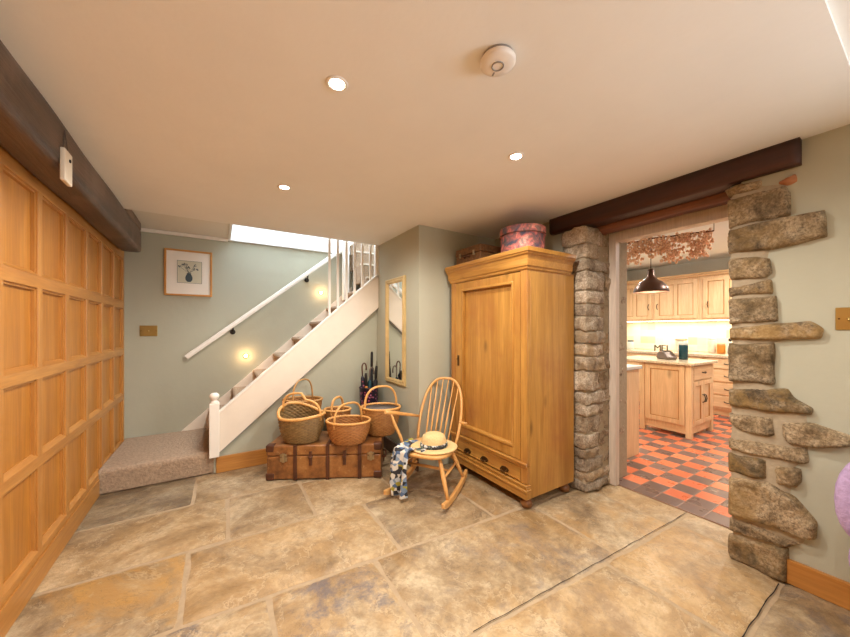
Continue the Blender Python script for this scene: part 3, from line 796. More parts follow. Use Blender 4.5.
prof = [(.012, -.1), (.02, -.095), (.032, -.075), (.034, -.05), (.026, -.025), (.018, -.01), (.022, 0)]
pts = [(a, b) for a, b in prof] + [(-a, b) for a, b in prof[::-1]]
m.prism(pts, 'Y', -.0145, -.0135)
rr = random.Random(5)
for k in range(9):
    a = R(rr.uniform(35, 150)); L = rr.uniform(.05, .11); tx, tz = L * math.cos(a), L * math.sin(a)
    m.box(-.0012, .0012, -.0145, -.0135, 0, L, Matrix.Rotation(-(a - PI / 2), 4, 'Y'))
    for q in range(5):
        fx, fz = tx + rr.uniform(-.012, .012), tz + rr.uniform(-.012, .012)
        m.prism([(fx + .0055 * math.cos(w2), fz + .0055 * math.sin(w2)) for w2 in [2 * PI * i / 6 for i in range(6)]], 'Y', -.0145, -.0135)
m.build('drawing', 'print_ink', e, local=True)
# mirror on the alcove wall
e = empty('wall_mirror', (1.6, 3.145, 1.33), 0, 'tall narrow mirror in a gilt frame on the wall left of the wardrobe', 'mirror')
a_, b_, wd = .225, .565, .055; m = MB()
def frame_ring(m, a, b, w0, w1, d0, d1):
    o = [(-a, -b), (a, -b), (a, b), (-a, b)]
    outer = [(-d0, y * (a - w0) / a if a else y, z * (b - w0) / b) for y, z in o]; inner = [(-d1, y * (a - w1) / a, z * (b - w1) / b) for y, z in o]
    m.add(outer + inner, [(i, (i + 1) % 4, 4 + (i + 1) % 4, 4 + i) for i in range(4)])
for w0, w1, d0, d1 in ((0, 0, .001, .02), (0, .012, .02, .028), (.012, .028, .028, .022), (.028, .036, .022, .026), (.036, .055, .026, .010)): frame_ring(m, a_, b_, w0, w1, d0, d1)
m.build('frame', 'mirror_gilt', e, local=True)
MB().box(-.010, -.002, -a_ + .05, a_ - .05, -b_ + .05, b_ - .05).build('glass', 'mirror_glass', e, local=True)
m = MB()
for sd_ in (-1, 1):
    m = MB(); m.tube([(-.026, sd_ * (a_ - .034), -b_ + .035 + q * (2 * b_ - .07) / 90) for q in range(91)], [.0045 if q % 2 else .0025 for q in range(91)], 8); m.build('beading', 'mirror_gilt', e, local=True)

# ================================================================= WARDROBE
e = empty('wardrobe', (2.22, 2.13, 0), 0, 'large honey-coloured pine wardrobe standing beside the stone pier', 'wardrobe')
X0, X1, Y0, Y1 = 1.93, 2.50, 1.66, 2.60
m = MB(); m.box(X0 + .036, X1, Y0, Y1, .08, 1.80); m.build('carcass', 'pine_Z', e, bevel=.003)
for a in (Y0, Y1 - .065): MB().box(X0, X0 + .036, a, a + .065, .19, 1.80).build('front_stile', 'pine_Z', e, bevel=.004)
m = MB(); m.box(X0 - .012, X0 + .036, Y0 - .004, Y1, .08, .17); m.box(X0 - .022, X0 + .036, Y0 - .012, Y1 + .004, .135, .155); m.box(X0 - .016, X0 + .036, Y0 - .004, Y1, .17, .188); m.build('plinth', 'pine_Y', e, bevel=.006, seg=3)
m = MB(); m.box(X0 - .012, X0 + .036, Y0 + .0, Y1, .315, .335); m.box(X0 - .02, X0 + .036, Y0 + .0, Y1, .335, .350); m.build('waist_moulding', 'pine_Y', e, bevel=.005, seg=3)
# cornice: stepped profile swept round three sides
def cornice(m, prof):
    """prof: (outset, z)"""
    vs = []; 
    for o_, z in prof: vs += [(X1 - .05, Y0 - o_, z), (X0 - o_, Y0 - o_, z), (X0 - o_, Y1 + min(o_, .03), z), (X1 - .05, Y1 + min(o_, .03), z)]
    fs = []
    for i in range(len(prof) - 1):
        for k in range(4): fs.append((i * 4 + k, i * 4 + (k + 1) % 4, (i + 1) * 4 + (k + 1) % 4, (i + 1) * 4 + k))
    fs.append((0, 1, 2, 3)); n_ = (len(prof) - 1) * 4; fs.append((n_, n_ + 3, n_ + 2, n_ + 1)); m.add(vs, fs)
m = MB(); cornice(m, [(.0, 1.79), (.01, 1.80), (.012, 1.815), (.02, 1.822), (.022, 1.84), (.024, 1.87), (.034, 1.895), (.045, 1.905), (.048, 1.915), (.055, 1.92), (.055, 1.948), (.05, 1.952)])
m.build('cornice', 'pine_Y', e)
# door
D0, D1, dz0, dz1 = 1.73, 2.53, .356, 1.785
dr = MB(); dr.box(X0 + .002, X0 + .035, D0, 1.80, dz0, dz1); dr.box(X0 + .002, X0 + .035, 2.43, D1, dz0, dz1)
dr.box(X0 + .002, X0 + .035, 1.80, 2.43, dz0, .45); dr.box(X0 + .002, X0 + .035, 1.80, 2.43, 1.715, dz1)
dr.box(X0 + .030, X0 + .035, 1.80, 2.43, .45, 1.715)
door = dr.build('door', 'pine_Z', e, bevel=.002)
for a in ((1.795, 1.815, .447, 1.72), (2.415, 2.435, .447, 1.72)): MB().box(X0 - .008, X0 + .030, a[0], a[1], a[2], a[3]).build('panel_moulding', 'pine_Z', door, bevel=.007, seg=3)
for a in ((1.795, 2.435, .435, .462), (1.795, 2.435, 1.70, 1.722)): MB().box(X0 - .010, X0 + .030, a[0], a[1], a[2], a[3]).build('panel_moulding', 'pine_Y', door, bevel=.007, seg=3)
m = MB(); m.box(X0 - .004, X0 + .004, 2.475, 2.50, 1.0, 1.10); m.tube([(X0 - .002, 2.487, 1.065), (X0 - .018, 2.487, 1.065)], .006, 10); m.build('escutcheon', 'old_brass', door, bevel=.002)
# drawer
m = MB(); m.box(X0 + .001, X0 + .035, 1.73, 2.53, .195, .310); drw = m.build('drawer', 'pine_Y', e, bevel=.003)
m = MB()
for a in ((1.75, 2.51, .203, .211), (1.75, 2.51, .294, .302)): m.box(X0 - .006, X0 + .003, *a)
m.build('drawer_bead', 'pine_Y', drw, bevel=.003)
for y in (1.885, 2.12, 2.345):
    m = MB(); z = .232
    m.prism([(y - .045, z), (y - .03, z + .016), (y, z + .022), (y + .03, z + .016), (y + .045, z), (y + .03, z - .016), (y, z - .02), (y - .03, z - .016)], 'X', X0 - .004, X0 + .002)
    m.tube([(X0 - .004, y - .032, z + .004), (X0 - .022, y - .03, z - .002), (X0 - .026, y - .015, z - .012), (X0 - .026, y + .015, z - .012), (X0 - .022, y + .03, z - .002), (X0 - .004, y + .032, z + .004)], .005, 8)
    m.build('drop_handle', 'old_brass', drw)
for x in (X0 + .05, X1 - .06):
    for y in (Y0 + .05, Y1 - .06):
        MB().lathe([(.03, 0), (.04, .006), (.046, .022), (.044, .038), (.032, .052), (.026, .058), (.036, .066), (.038, .08)], (x, y, 0), 24).build('bun_foot', 'leather_dark' if False else 'dark_pine', e)
# on the wardrobe: case and hat box
e = empty('wicker_case', (2.12, 2.42, 1.952), 0, 'small brown wicker case on top of the pine wardrobe', 'case')
m = MB(); m.box(1.99, 2.25, 2.245, 2.60, 1.953, 2.055); m.build('base', 'case_wicker', e, bevel=.008)
m = MB(); m.box(1.986, 2.254, 2.241, 2.604, 2.058, 2.125); m.build('lid', 'case_wicker', e, bevel=.008)
m = MB(); m.tube([(1.985, 2.46, 2.03), (1.965, 2.455, 2.035), (1.965, 2.39, 2.035), (1.985, 2.385, 2.03)], .007, 8); m.build('handle', 'leather_dark', e)
for y in (2.33, 2.53): MB().box(1.978, 1.988, y - .012, y + .012, 2.035, 2.08).build('clasp', 'tin', e, bevel=.002)
e = empty('hat_box', (2.185, 1.93, 1.952), R(20), 'round pink and blue floral hat box on top of the pine wardrobe', 'hat box')
MB().lathe([(.178, .001), (.180, .004), (.180, .20)], n=56).build('body', 'floral', e, local=True)
MB().lathe([(.187, .178), (.189, .181), (.189, .236), (.185, .242), (.0001, .244)], n=56).build('lid', 'floral', e, local=True)
MB().tube([(.190 * math.cos(a), .190 * math.sin(a), .181) for a in [2 * PI * k / 56 for k in range(56)]], .0025, 6, True).build('trim_cord', 'leather_dark', e, local=True)

# ================================================================= TRUNK AND BASKETS
TA = math.atan2(2.74 - 3.22, 1.24 - .35)
fv = Vector((math.cos(TA), math.sin(TA), 0)); nv = Vector((-math.sin(TA), math.cos(TA), 0))
tc = Vector((.795, 2.98, 0)) + nv * .21
trunk = empty('travel_trunk', tc, TA, 'worn brown leather travel trunk on the stone floor below the stairs', 'trunk')
TL, TD, THt = .505, .21, .31
m = MB(); m.box(-TL, TL, -TD, TD, .006, .212); m.build('body', 'leather', trunk, local=True, bevel=.012, seg=3)
m = MB(); m.box(-TL - .004, TL + .004, -TD - .004, TD + .004, .215, THt); m.build('lid', 'leather', trunk, local=True, bevel=.018, seg=3)
for x in (-.255, .03, .315):
    m = MB(); w_ = .016
    m.box(x - w_, x + w_, -TD - .011, -TD - .002, .0, .212); m.box(x - w_, x + w_, -TD - .013, -TD - .003, .216, THt - .004)
    m.box(x - w_, x + w_, -TD - .013, TD + .01, THt - .003, THt + .006); m.box(x - w_, x + w_, TD + .003, TD + .011, .01, THt)
    m.build('band', 'leather_dark', trunk, local=True, bevel=.003)
for sx in (-1, 1):
    for sy in (-1, 1):
        for z0, z1, nm in ((.0, .065, 0), (THt - .06, THt + .006, 1)):
            m = MB(); xo = TL + .008; yo = TD + .008; q = .075
            x0_, x1_ = sorted((sx * xo, sx * (xo - q))); y0_, y1_ = sorted((sy * yo, sy * (yo - q)))
            if nm: m.box(x0_, x1_, y0_, y1_, z0, z1)
            else: m.box(x0_, x1_, y0_, y1_, z0, z1)
            m.build('corner_cap', 'leather_dark', trunk, local=True, bevel=.014, seg=3)
for x in (-.355, .415):
    m = MB(); m.box(x - .03, x + .03, -TD - .013, -TD - .001, .17, .208); m.box(x - .03, x + .03, -TD - .016, -TD - .003, .216, .235); m.box(x - .012, x + .012, -TD - .022, -TD - .01, .165, .245)
    m.build('latch', 'tin', trunk, local=True, bevel=.003)
for x in (-.12, .18):
    m = MB(); m.box(x - .013, x + .013, -TD - .014, -TD - .001, .13, .255); m.tube([(x - .016, -TD - .016, .2), (x + .016, -TD - .016, .2)], .007, 8); m.box(x - .018, x + .018, -TD - .016, -TD - .003, .205, .225)
    m.build('hasp', 'leather_dark', trunk, local=True, bevel=.002)
for s in (-1, 1):
    MB().tube([(s * (TL + .004), -.08, .15), (s * (TL + .03), -.07, .14), (s * (TL + .034), 0, .132), (s * (TL + .03), .07, .14), (s * (TL + .004), .08, .15)], .009, 8).build('end_handle', 'leather_dark', trunk, local=True)

def cam_xy(u, d):
    t = (u - 425) / 328; return (d * (S_ + C_ * t), d * (C_ - S_ * t))
def basket(label, u, d, z, rx, ry, h, taper, mat, rim_mat, handle, belly=.0, tilt=None, rimf=None, rz=R(-32), lining=None, rimr=.011):
    x, y = cam_xy(u, d)
    e = empty('wicker_basket', (x, y, z), 0, label, 'basket', 'wicker baskets on the trunk', rot=(0, 0, rz) if not tilt else (tilt[0], tilt[1], rz))
    N = 132; rows = int(h / .0125) * 2; vs = []; tn = []; stakes = 22
    rimf = rimf or (lambda q: 0)
    prof = lambda f: taper + (1 - taper) * (f ** .8) + belly * math.sin(PI * f)
    def P(q, f, off=0):
        k = prof(f); return Vector(((rx * k + off) * math.cos(q), (ry * k + off) * math.sin(q), .004 + f * (h + rimf(q))))
    for i in range(rows + 1):
        f = i / rows
        for k in range(N):
            q = 2 * PI * k / N; ph = math.cos(stakes * q + (PI if (i // 2) % 2 else 0)); gap = i % 2
            vs.append(P(q, f, ph * .0055 - (.004 if gap else 0))); tn.append(.75 if gap else max(0, -ph) * .5)  # tint darkens recessed gaps and strands, painting in the weave's shade
    fs = [(i * N + k, i * N + (k + 1) % N, (i + 1) * N + (k + 1) % N, (i + 1) * N + k) for i in range(rows) for k in range(N)]
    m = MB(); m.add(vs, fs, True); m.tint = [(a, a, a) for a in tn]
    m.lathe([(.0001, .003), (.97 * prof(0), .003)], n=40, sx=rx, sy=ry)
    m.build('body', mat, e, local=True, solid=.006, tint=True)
    # rope-twist rim
    for s in range(2):
        K = 120
        m = MB(); m.tube([P(2 * PI * k / K, 1.0, .004 * math.cos(24 * 2 * PI * k / K + s * PI)) + Vector((0, 0, .004 * math.sin(24 * 2 * PI * k / K + s * PI))) for k in range(K)], rimr * .75, 8, True)
        m.build('rim', rim_mat, e, local=True)
    ha, hh, hw, hr_ = handle     # direction angle of the handle plane, height above rim, half-width factor, radius
    m = MB(); pts = []
    for i in range(25):
        a = PI * i / 24; cx = abs(math.cos(a)) ** .72 * (1 if i < 12 else -1) * .97
        qa = ha if cx >= 0 else ha + PI
        ex, ey = rx * math.cos(ha), ry * math.sin(ha)
        base = P(qa, 1.0)
        z_ = base.z + hh * max(0, math.sin(a)) ** .85 - (0.05 if i in (0, 24) else 0)
        pts.append((ex * cx * (1 if hw == 1 else hw), ey * cx * (1 if hw == 1 else hw), z_))
    m.tube(pts, hr_, 10)
    K = 90
    tw = []
    for i in range(K):
        f = i / (K - 1) * 24; j = min(23, int(f)); p = Vector(pts[j]).lerp(Vector(pts[j + 1]), f - j)
        a = i * .75; dr_ = Vector((math.cos(ha), math.sin(ha), 0)); 
        tw.append(p + (dr_ * math.cos(a) + Vector((-dr_.y, dr_.x, 0)) * math.sin(a)) * hr_ * .75)
    m.tube(tw, hr_ * .45, 6)
    m.build('handle', rim_mat, e, local=True)
    if lining:
        m = MB(); m.lathe([(.0001, .0), (.5, .004), (.90, 0.0), (.94, .012)], (0, 0, h - .018), 40, sx=rx, sy=ry)
        m.build('lining', lining, e, local=True)
        m = MB()
        for s in (-.35, 0, .35): m.box(-rx * .8 * math.sqrt(1 - s * s), rx * .8 * math.sqrt(1 - s * s), s * ry * 1.6 - .003, s * ry * 1.6 + .003, h - .013, h - .009)
        m.build('lining_fold', 'letter_grey', e, local=True)
    return e
ZT = THt + .008
basket('tall honey wicker basket with a hooped handle, at the back left of the trunk', 303, 3.335, ZT, .190, .125, .315, .66, 'wicker_honey', 'rim_dull', (R(72), .20, 1, .008))
basket('round grey-brown wicker basket with a pale swooping rim, at the front left of the trunk', 301.5, 3.035, ZT, .205, .145, .235, .70, 'wicker_grey', 'rim_cane', (R(-18), .13, 1, .011), belly=.06,
       rimf=lambda q: .085 * max(0, math.cos(q - R(135))) ** 1.3 - .015 * max(0, math.cos(q - R(-130))) + .01 * max(0, math.cos(q)), rimr=.016)
basket('half hidden wicker basket standing behind the two front baskets', 337.5, 3.33, ZT, .130, .10, .215, .72, 'wicker_red', 'rim_cane', (R(75), .12, 1, .012))
basket('wide open reddish wicker basket at the front middle of the trunk', 348.5, 3.0, ZT, .195, .150, .195, .70, 'wicker_red', 'rim_cane', (R(60), .155, 1, .010), belly=.05)
basket('deep wicker basket with grey lining and tall hoop handle, right end of the trunk', 381, 3.235, ZT, .188, .150, .262, .64, 'wicker_honey', 'rim_cane', (R(38), .20, 1, .011), belly=.04, lining='slate_lining')

# ================================================================= UMBRELLAS
sx_, sy_ = 1.43, 3.49
e = empty('umbrella_stand', (sx_, sy_, 0), 0, 'dark floral umbrella stand in the corner behind the baskets', 'umbrella stand')
MB().lathe([(.10, 0), (.102, .01), (.098, .03), (.100, .35), (.104, .68), (.108, .69), (.104, .70), (.097, .69), (.092, .05), (.0001, .045)], n=40).build('body', 'navy_floral', e, local=True)
MB().tube([(.105 * math.cos(a), .105 * math.sin(a), .69) for a in [2 * PI * k / 40 for k in range(40)]], .006, 8, True).build('rim', 'black_iron', e, local=True)
def umbrella(label, dx, dy, top, mat, hmat, lean=(0, 0), r=.028, crook=True):
    e = empty('umbrella', (sx_ + dx * .5, sy_ + dy * .5, .06), 0, label, 'umbrella', 'umbrellas in the stand')
    p0 = Vector((0, 0, 0)); p1 = Vector((dx * .5 + lean[0], dy * .5 + lean[1], top - .06)); q = lambda f: p0.lerp(p1, f)
    MB().tube([q(0), q(.04), q(.3), q(.6), q(.80), q(.83)], [.004, .008, r * .7, r, r * .8, .010], 14).build('canopy', mat, e, local=True)
    if crook:
        pts = [q(.82), q(.93)] + [q(.93) + Vector((.025 - .025 * math.cos(a), 0, .05 * math.sin(a))) for a in [PI * k / 8 for k in range(9)]] + [q(.93) + Vector((.05, 0, -.03))]
        MB().tube(pts, .008, 8).build('handle', hmat, e, local=True)
    else: MB().tube([q(.80), q(.85), q(.98), q(1.0)], [.009, .016, .015, .010], 12).build('handle', hmat, e, local=True)
umbrella('tallest slim black umbrella in the corner stand', .035, .03, 1.09, 'black_fabric', 'black_iron', (.02, .01), .022, False)
umbrella('umbrella with a crook handle at the left of the corner stand', -.055, .0, .98, 'navy_floral', 'leather_dark', (-.03, 0))
umbrella('teal umbrella in the middle of the corner stand', .0, -.04, .93, 'teal_glass', 'steel', (-.01, -.01))
umbrella('amber-brown umbrella leaning in the corner stand', -.03, -.05, .86, 'amber', 'black_iron', (-.03, -.01), .024, False)
umbrella('thick black umbrella at the right of the corner stand', .05, -.03, .93, 'black_fabric', 'black_iron', (.03, 0), .030, False)

# ================================================================= ROCKING CHAIR
FA = math.atan2(-.557, -.834)          # facing direction
ch = empty('rocking_chair', (1.490, 2.322, 0), FA, 'light wooden spindle-back rocking chair in front of the wardrobe', 'rocking chair')
# local: +x forward, +y = left of sitter (image right is -y... side vector)
BM = 'beech_Z'
def seat_outline():
    pts = []
    for k in range(40):
        a = 2 * PI * k / 40; c, s = math.cos(a), math.sin(a)
        ex = .215 * (abs(c) ** .65) * (1 if c > 0 else -1); wy = .215 if c > 0 else .205 - .035 * abs(c)
        pts.append((ex + .0, wy * (abs(s) ** .65) * (1 if s > 0 else -1)))
    return pts
so = seat_outline()
m = MB(); rings = [(.98, .338), (1.04, .346), (1.04, .362), (1.01, .368), (.8, .366), (.5, .360), (.2, .358)]
vs = [(p[0] * k + (.0), p[1] * k, z) for k, z in rings for p in so]; n = 40
fs = [(i * n + k, i * n + (k + 1) % n, (i + 1) * n + (k + 1) % n, (i + 1) * n + k) for i in range(len(rings) - 1) for k in range(n)]
fs += [tuple(range(n))[::-1], tuple((len(rings) - 1) * n + k for k in range(n))]
m.add(vs, fs, True); m.build('seat', 'beech_X', ch, local=True)
# rockers
def rz_(x): return .020 + .50 * (x - .08) ** 2
for s in (-1, 1):
    m = MB(); xs_ = [-.262 + .570 * k / 30 for k in range(31)]
    top = [(x, rz_(x) + .036) for x in xs_]; bot = [(x, rz_(x) - .016 + (.012 * max(0, abs(x + .0) - .24) / .06)) for x in xs_[::-1]]
    vs = []; P2 = top + bot; N2 = len(P2)
    yo = s * .245
    vs = [(p[0], yo - .014, p[1]) for p in P2] + [(p[0], yo + .014, p[1]) for p in P2]
    fs = []
    L_ = len(xs_)
    for i in range(L_ - 1):
        a, b = i, i + 1; c, d = N2 - 1 - i, N2 - 2 - i
        fs += [(a, b, d, c), (a + N2, c + N2, d + N2, b + N2), (a, a + N2, b + N2, b), (c, d, d + N2, c + N2)]
    fs += [(0, N2 - 1, 2 * N2 - 1, N2), (L_ - 1, L_ - 1 + N2, L_ + N2, L_)]
    m.add(vs, fs, False); m.build('rocker', 'beech_X', ch, local=True, bevel=.007, seg=3)
legs = {}
for s in (-1, 1):
    for nm, xt, xb, yt in (('f', .14, .205, .15), ('r', -.12, -.17, .14)):
        a = Vector((xt, s * yt, .343)); b = Vector((xb, s * .245, rz_(xb) + .03)); legs[(nm, s)] = (a, b)
        MB().tube([a.lerp(b, f) for f in (0, .25, .5, .75, 1)], [.013, .017, .019, .016, .012], 12).build('leg', BM, ch, local=True)
for s in (-1, 1):
    a = legs[('f', s)]; b = legs[('r', s)]; p = a[0].lerp(a[1], .5); q = b[0].lerp(b[1], .5)
    MB().tube([p, p.lerp(q, .5), q], [.008, .013, .008], 10).build('stretcher', 'beech_X', ch, local=True)
p = legs[('f', 1)][0].lerp(legs[('f', 1)][1], .5).lerp(legs[('r', 1)][0].lerp(legs[('r', 1)][1], .5), .45); q = Vector((p.x, -p.y, p.z))
MB().tube([p, p.lerp(q, .5), q], [.008, .013, .008], 10).build('stretcher', 'beech_Y', ch, local=True)
# hoop
def hp(f):
    """f 0..1 along the hoop; returns local point"""
    a = PI * f; c, s = math.cos(a), math.sin(a)
    y = .178 * (1 if c > 0 else -1) * (abs(c) ** .68) + .05 * c * (s ** .6) * 1.0
    z = .345 + .535 * (s ** .86)
    x = -.16 - (z - .345) * .47
    return Vector((x, y, z))
m = MB(); m.tube([hp(k / 48) for k in range(49)], .0125, 12); m.build('hoop', BM, ch, local=True)
for k in range(6):
    yb = -.105 + .042 * k; yt = -.135 + .054 * k
    best = min((hp(.08 + .84 * j / 200) for j in range(201)), key=lambda P: abs(P.y - yt) + (0 if P.z > .6 else 1))
    a = Vector((-.165, yb, .358)); b = Vector((best.x, best.y, best.z))
    MB().tube([a, a.lerp(b, .35), a.lerp(b, .7), b], [.006, .0085, .006, .005], 8).build('spindle', BM, ch, local=True)
# arm on the far side, short peg of the arm on the near side
m = MB(); pa = [Vector((-.255, -.205, .535)), Vector((-.12, -.228, .575)), Vector((.04, -.262, .622)), Vector((.16, -.285, .655)), Vector((.215, -.297, .668))]
m.tube(pa, [.009, .011, .0125, .014, .011], 12, squash=1.4); m.build('arm', 'beech_X', ch, local=True)
MB().tube([(.08, -.195, .356), (.10, -.22, .45), (.135, -.26, .57), (.152, -.281, .648)], [.009, .014, .013, .008], 10).build('arm_post', BM, ch, local=True)
MB().tube([(-.240, .19, .525), (-.236, .22, .525), (-.225, .262, .525)], [.010, .012, .010], 10).build('arm_stub', 'beech_X', ch, local=True)

# hat on the seat
def chw(x, y, z): return ch.matrix_basis @ Vector((x, y, z))
ch_m = Matrix.Translation(ch.location) @ Matrix.Rotation(FA, 4, 'Z')
hc = ch_m @ Vector((.035, .060, .373))
e = empty('straw_hat', hc, 0, 'pale straw sun hat with a patterned band resting on the rocking chair seat', 'hat', rot=(R(1), R(-1), R(-32)))
MB().lathe([(.150, .002), (.182, .0), (.192, .004), (.194, .012), (.188, .016), (.15, .014), (.116, .012), (.106, .018), (.103, .038), (.100, .072), (.090, .102), (.066, .119), (.032, .126), (.0001, .127)], n=56, sx=1.0, sy=.86).build('straw_body', 'straw', e, local=True)
bd = MB(); bd.lathe([(.110, .014), (.114, .018), (.114, .034), (.109, .044), (.104, .046)], n=48, sx=1.0, sy=.86)
for a in (R(-150), R(-132)):
    M = Matrix.Rotation(a, 4, 'Z')
    bd.add([M @ Vector(p) for p in [(.10, -.012, .02), (.10, .012, .03), (.15, .03, .018), (.175, .012, .016), (.15, -.01, .022)]], [(0, 1, 2, 3, 4)], True)
bd.build('band', 'hat_band_print', e, local=True)
# scarf draped over the far front corner of the seat
def scarf():
    rr = random.Random(3)
    e = MB()
    K, J = 44, 46
    def edge(f):
        pts = [(-.04, -.214), (.10, -.226), (.175, -.222), (.225, -.185), (.240, -.12), (.238, -.06)]
        f *= len(pts) - 1; i = min(len(pts) - 2, int(f)); t = f - i
        a, b = pts[i], pts[i + 1]; return Vector((a[0] + (b[0] - a[0]) * t, a[1] + (b[1] - a[1]) * t))
    vs = []
    for i in range(K + 1):
        f = i / K; ep = edge(f); out = (ep - Vector((.0, 0))).normalized()
        drop = .21 + .14 * (f ** 1.5) + (.04 * math.sin(f * 9)) + (.0 if f > .35 else -.02)
        if f > .62: drop = .350 - .03 * (f - .62)
        for j in range(J + 1):
            g = j / J
            if g < .3:                               # lying on the seat
                q = (1 - g / .3); p = ep - out * (.11 * q) ; z = .378 + .010 * math.sin(f * 17 + q * 5) ** 2 + .012 * math.sin(q * PI)
                off = .0
            else:
                q = (g - .3) / .7; rz0 = .014
                off = .010 + .016 * min(1, q * 4) + (.014 + .02 * q) * math.sin(f * 21 + q * 1.5) * min(1, q * 3)
                squeeze = .10 * q * (1 if f < .5 else .7)
                mid = edge(.55); p = ep + (mid - ep) * squeeze + out * off; z = .381 - drop * q - rz0 * min(1, q * 6)
            vs.append((p.x, p.y, max(z, .03)))
    fs = [(i * (J + 1) + j, (i + 1) * (J + 1) + j, (i + 1) * (J + 1) + j + 1, i * (J + 1) + j + 1) for i in range(K) for j in range(J)]
    e.add(vs, fs, True)
    o = e.build('scarf', 'scarf_print', local=True, solid=.003)
    o.location = ch.location; o.rotation_euler = (0, 0, FA)
    tag(o, 'blue, white and mustard patterned scarf draped over the rocking chair seat', 'scarf')
scarf()

# ================================================================= LILAC CHAIR
e = empty('upholstered_chair', (2.17, -.09, 0), R(135), 'lilac upholstered round-backed chair at the right edge of the photo', 'chair')
def cushion(name, cx, cy, cz, hx, hy, hz, mat, p=.6):
    vs = []; nu, nv = 28, 16
    for j in range(nv + 1):
        b = -PI / 2 + PI * j / nv
        for i in range(nu):
            a = 2 * PI * i / nu
            f = lambda v, k: abs(v) ** k * (1 if v > 0 else -1)
            vs.append((cx + hx * f(math.cos(b), p) * f(math.cos(a), p), cy + hy * f(math.cos(b), p) * f(math.sin(a), p), cz + hz * f(math.sin(b), p)))
    fs = [(j * nu + i, j * nu + (i + 1) % nu, (j + 1) * nu + (i + 1) % nu, (j + 1) * nu + i) for j in range(nv) for i in range(nu)]
    m = MB(); m.add(vs, fs, True); return m.build(name, mat, e, local=True)
cushion('seat', .0, .0, .43, .26, .25, .065, 'lilac_fabric', .45)
cushion('backrest', .0, -.20, .66, .275, .05, .23, 'lilac_fabric', .85)
for sx in (-1, 1):
    for sy in (-1, 1): MB().tube([(sx * .19, sy * .17, .38), (sx * .20, sy * .19, .2), (sx * .205, sy * .20, 0)], [.022, .018, .012], 10).build('leg', 'oak_Z', e, local=True)

# ================================================================= KITCHEN
def cab_door(parent, plane, u0, u1, z0, z1, face, handle_u=None, panels=1, mat='kpine_Z', th=.02, name='door'):
    """plane 'X': door faces -X at x=face, u is y. plane 'Y': faces -Y at y=face, u is x."""
    def B(m, a0, a1, c0, c1, d0, d1):
        if plane == 'X': m.box(face + d0, face + d1, a0, a1, c0, c1)
        else: m.box(a0, a1, face + d0, face + d1, c0, c1)
    m = MB(); s = min(.06, (u1 - u0) * .2, (z1 - z0) * .3); g = .003
    u0 += g; u1 -= g; z0 += g; z1 -= g
    B(m, u0, u0 + s, z0, z1, -th, 0); B(m, u1 - s, u1, z0, z1, -th, 0); B(m, u0 + s, u1 - s, z0, z0 + s, -th, 0); B(m, u0 + s, u1 - s, z1 - s, z1, -th, 0)
    for k in range(1, panels):
        c = u0 + (u1 - u0) * k / panels; B(m, c - s / 2, c + s / 2, z0 + s, z1 - s, -th, 0)
    B(m, u0 + s, u1 - s, z0 + s, z1 - s, -th * .35, 0)
    d = m.build(name, mat, parent, bevel=.003)
    m = MB(); t = .008
    for k in range(panels):
        a = u0 + s + (u1 - u0 - 2 * s) * k / panels + (s / 2 if k else 0); b = u0 + s + (u1 - u0 - 2 * s) * (k + 1) / panels - (s / 2 if k < panels - 1 else 0)
        for q in ((a, a + t, z0 + s, z1 - s), (b - t, b, z0 + s, z1 - s), (a, b, z0 + s, z0 + s + t), (a, b, z1 - s - t, z1 - s)): B(m, q[0], q[1], q[2], q[3], -th * .75, -th * .3)
    m.build('panel_bead', 'oak_Z', d)
    if handle_u is not None:
        zc = handle_u[1]; uu = handle_u[0]; m = MB()
        pt = lambda du, dd, dz: (face - th - dd, uu + du, zc + dz) if plane == 'X' else (uu + du, face - th - dd, zc + dz)
        m.tube([pt(0, 0, -.05), pt(0, .022, -.04), pt(.006, .028, 0), pt(0, .022, .04), pt(0, 0, .05)], .006, 8)
        m.build('handle', 'black_iron', d)
    return d
def drawer_front(parent, plane, u0, u1, z0, z1, face, mat='kpine_Y', hw=.045):
    def B(m, a0, a1, c0, c1, d0, d1):
        if plane == 'X': m.box(face + d0, face + d1, a0, a1, c0, c1)
        else: m.box(a0, a1, face + d0, face + d1, c0, c1)
    m = MB(); B(m, u0 + .004, u1 - .004, z0 + .004, z1 - .004, -.02, 0); d = m.build('drawer', mat, parent, bevel=.004)
    uc = (u0 + u1) / 2; zc = (z0 + z1) / 2; m = MB()
    pt = lambda du, dd, dz: (face - .02 - dd, uc + du, zc + dz) if plane == 'X' else (uc + du, face - .02 - dd, zc + dz)
    m.tube([pt(-hw, 0, .006), pt(-hw * .8, .02, 0), pt(0, .024, -.006), pt(hw * .8, .02, 0), pt(hw, 0, .006)], .006, 8); m.build('handle', 'black_iron', d)
# wall cupboards on the far wall
def wall_cab(y0, y1, label, doors):
    e = empty('wall_cupboard', (7.07, (y0 + y1) / 2, 1.5), 0, label, 'wall cupboard', 'kitchen wall cupboards')
    MB().box(6.90, 7.26, y0 + .001, y1 - .001, 1.50, 2.24).build('carcass', 'kpine_Z', e)
    for (a, b, hu, pn) in doors: cab_door(e, 'X', a, b, 1.53, 2.21, 6.90, (hu, 1.76), pn)
wall_cab(2.945, 3.585, 'pine wall cupboard at the left behind the hanging lamp', [(2.97, 3.57, 3.02, 2)])
wall_cab(2.248, 2.943, 'pine wall cupboard with two panels, middle of the far kitchen wall', [(2.27, 2.915, 2.875, 2)])
wall_cab(1.565, 2.246, 'pine wall cupboard at the right, next to the stone jamb', [(1.59, 2.20, 2.13, 2)])
wall_cab(.90, 1.563, 'pine wall cupboard hidden behind the stone jamb', [(.92, 1.54, 1.48, 2)])
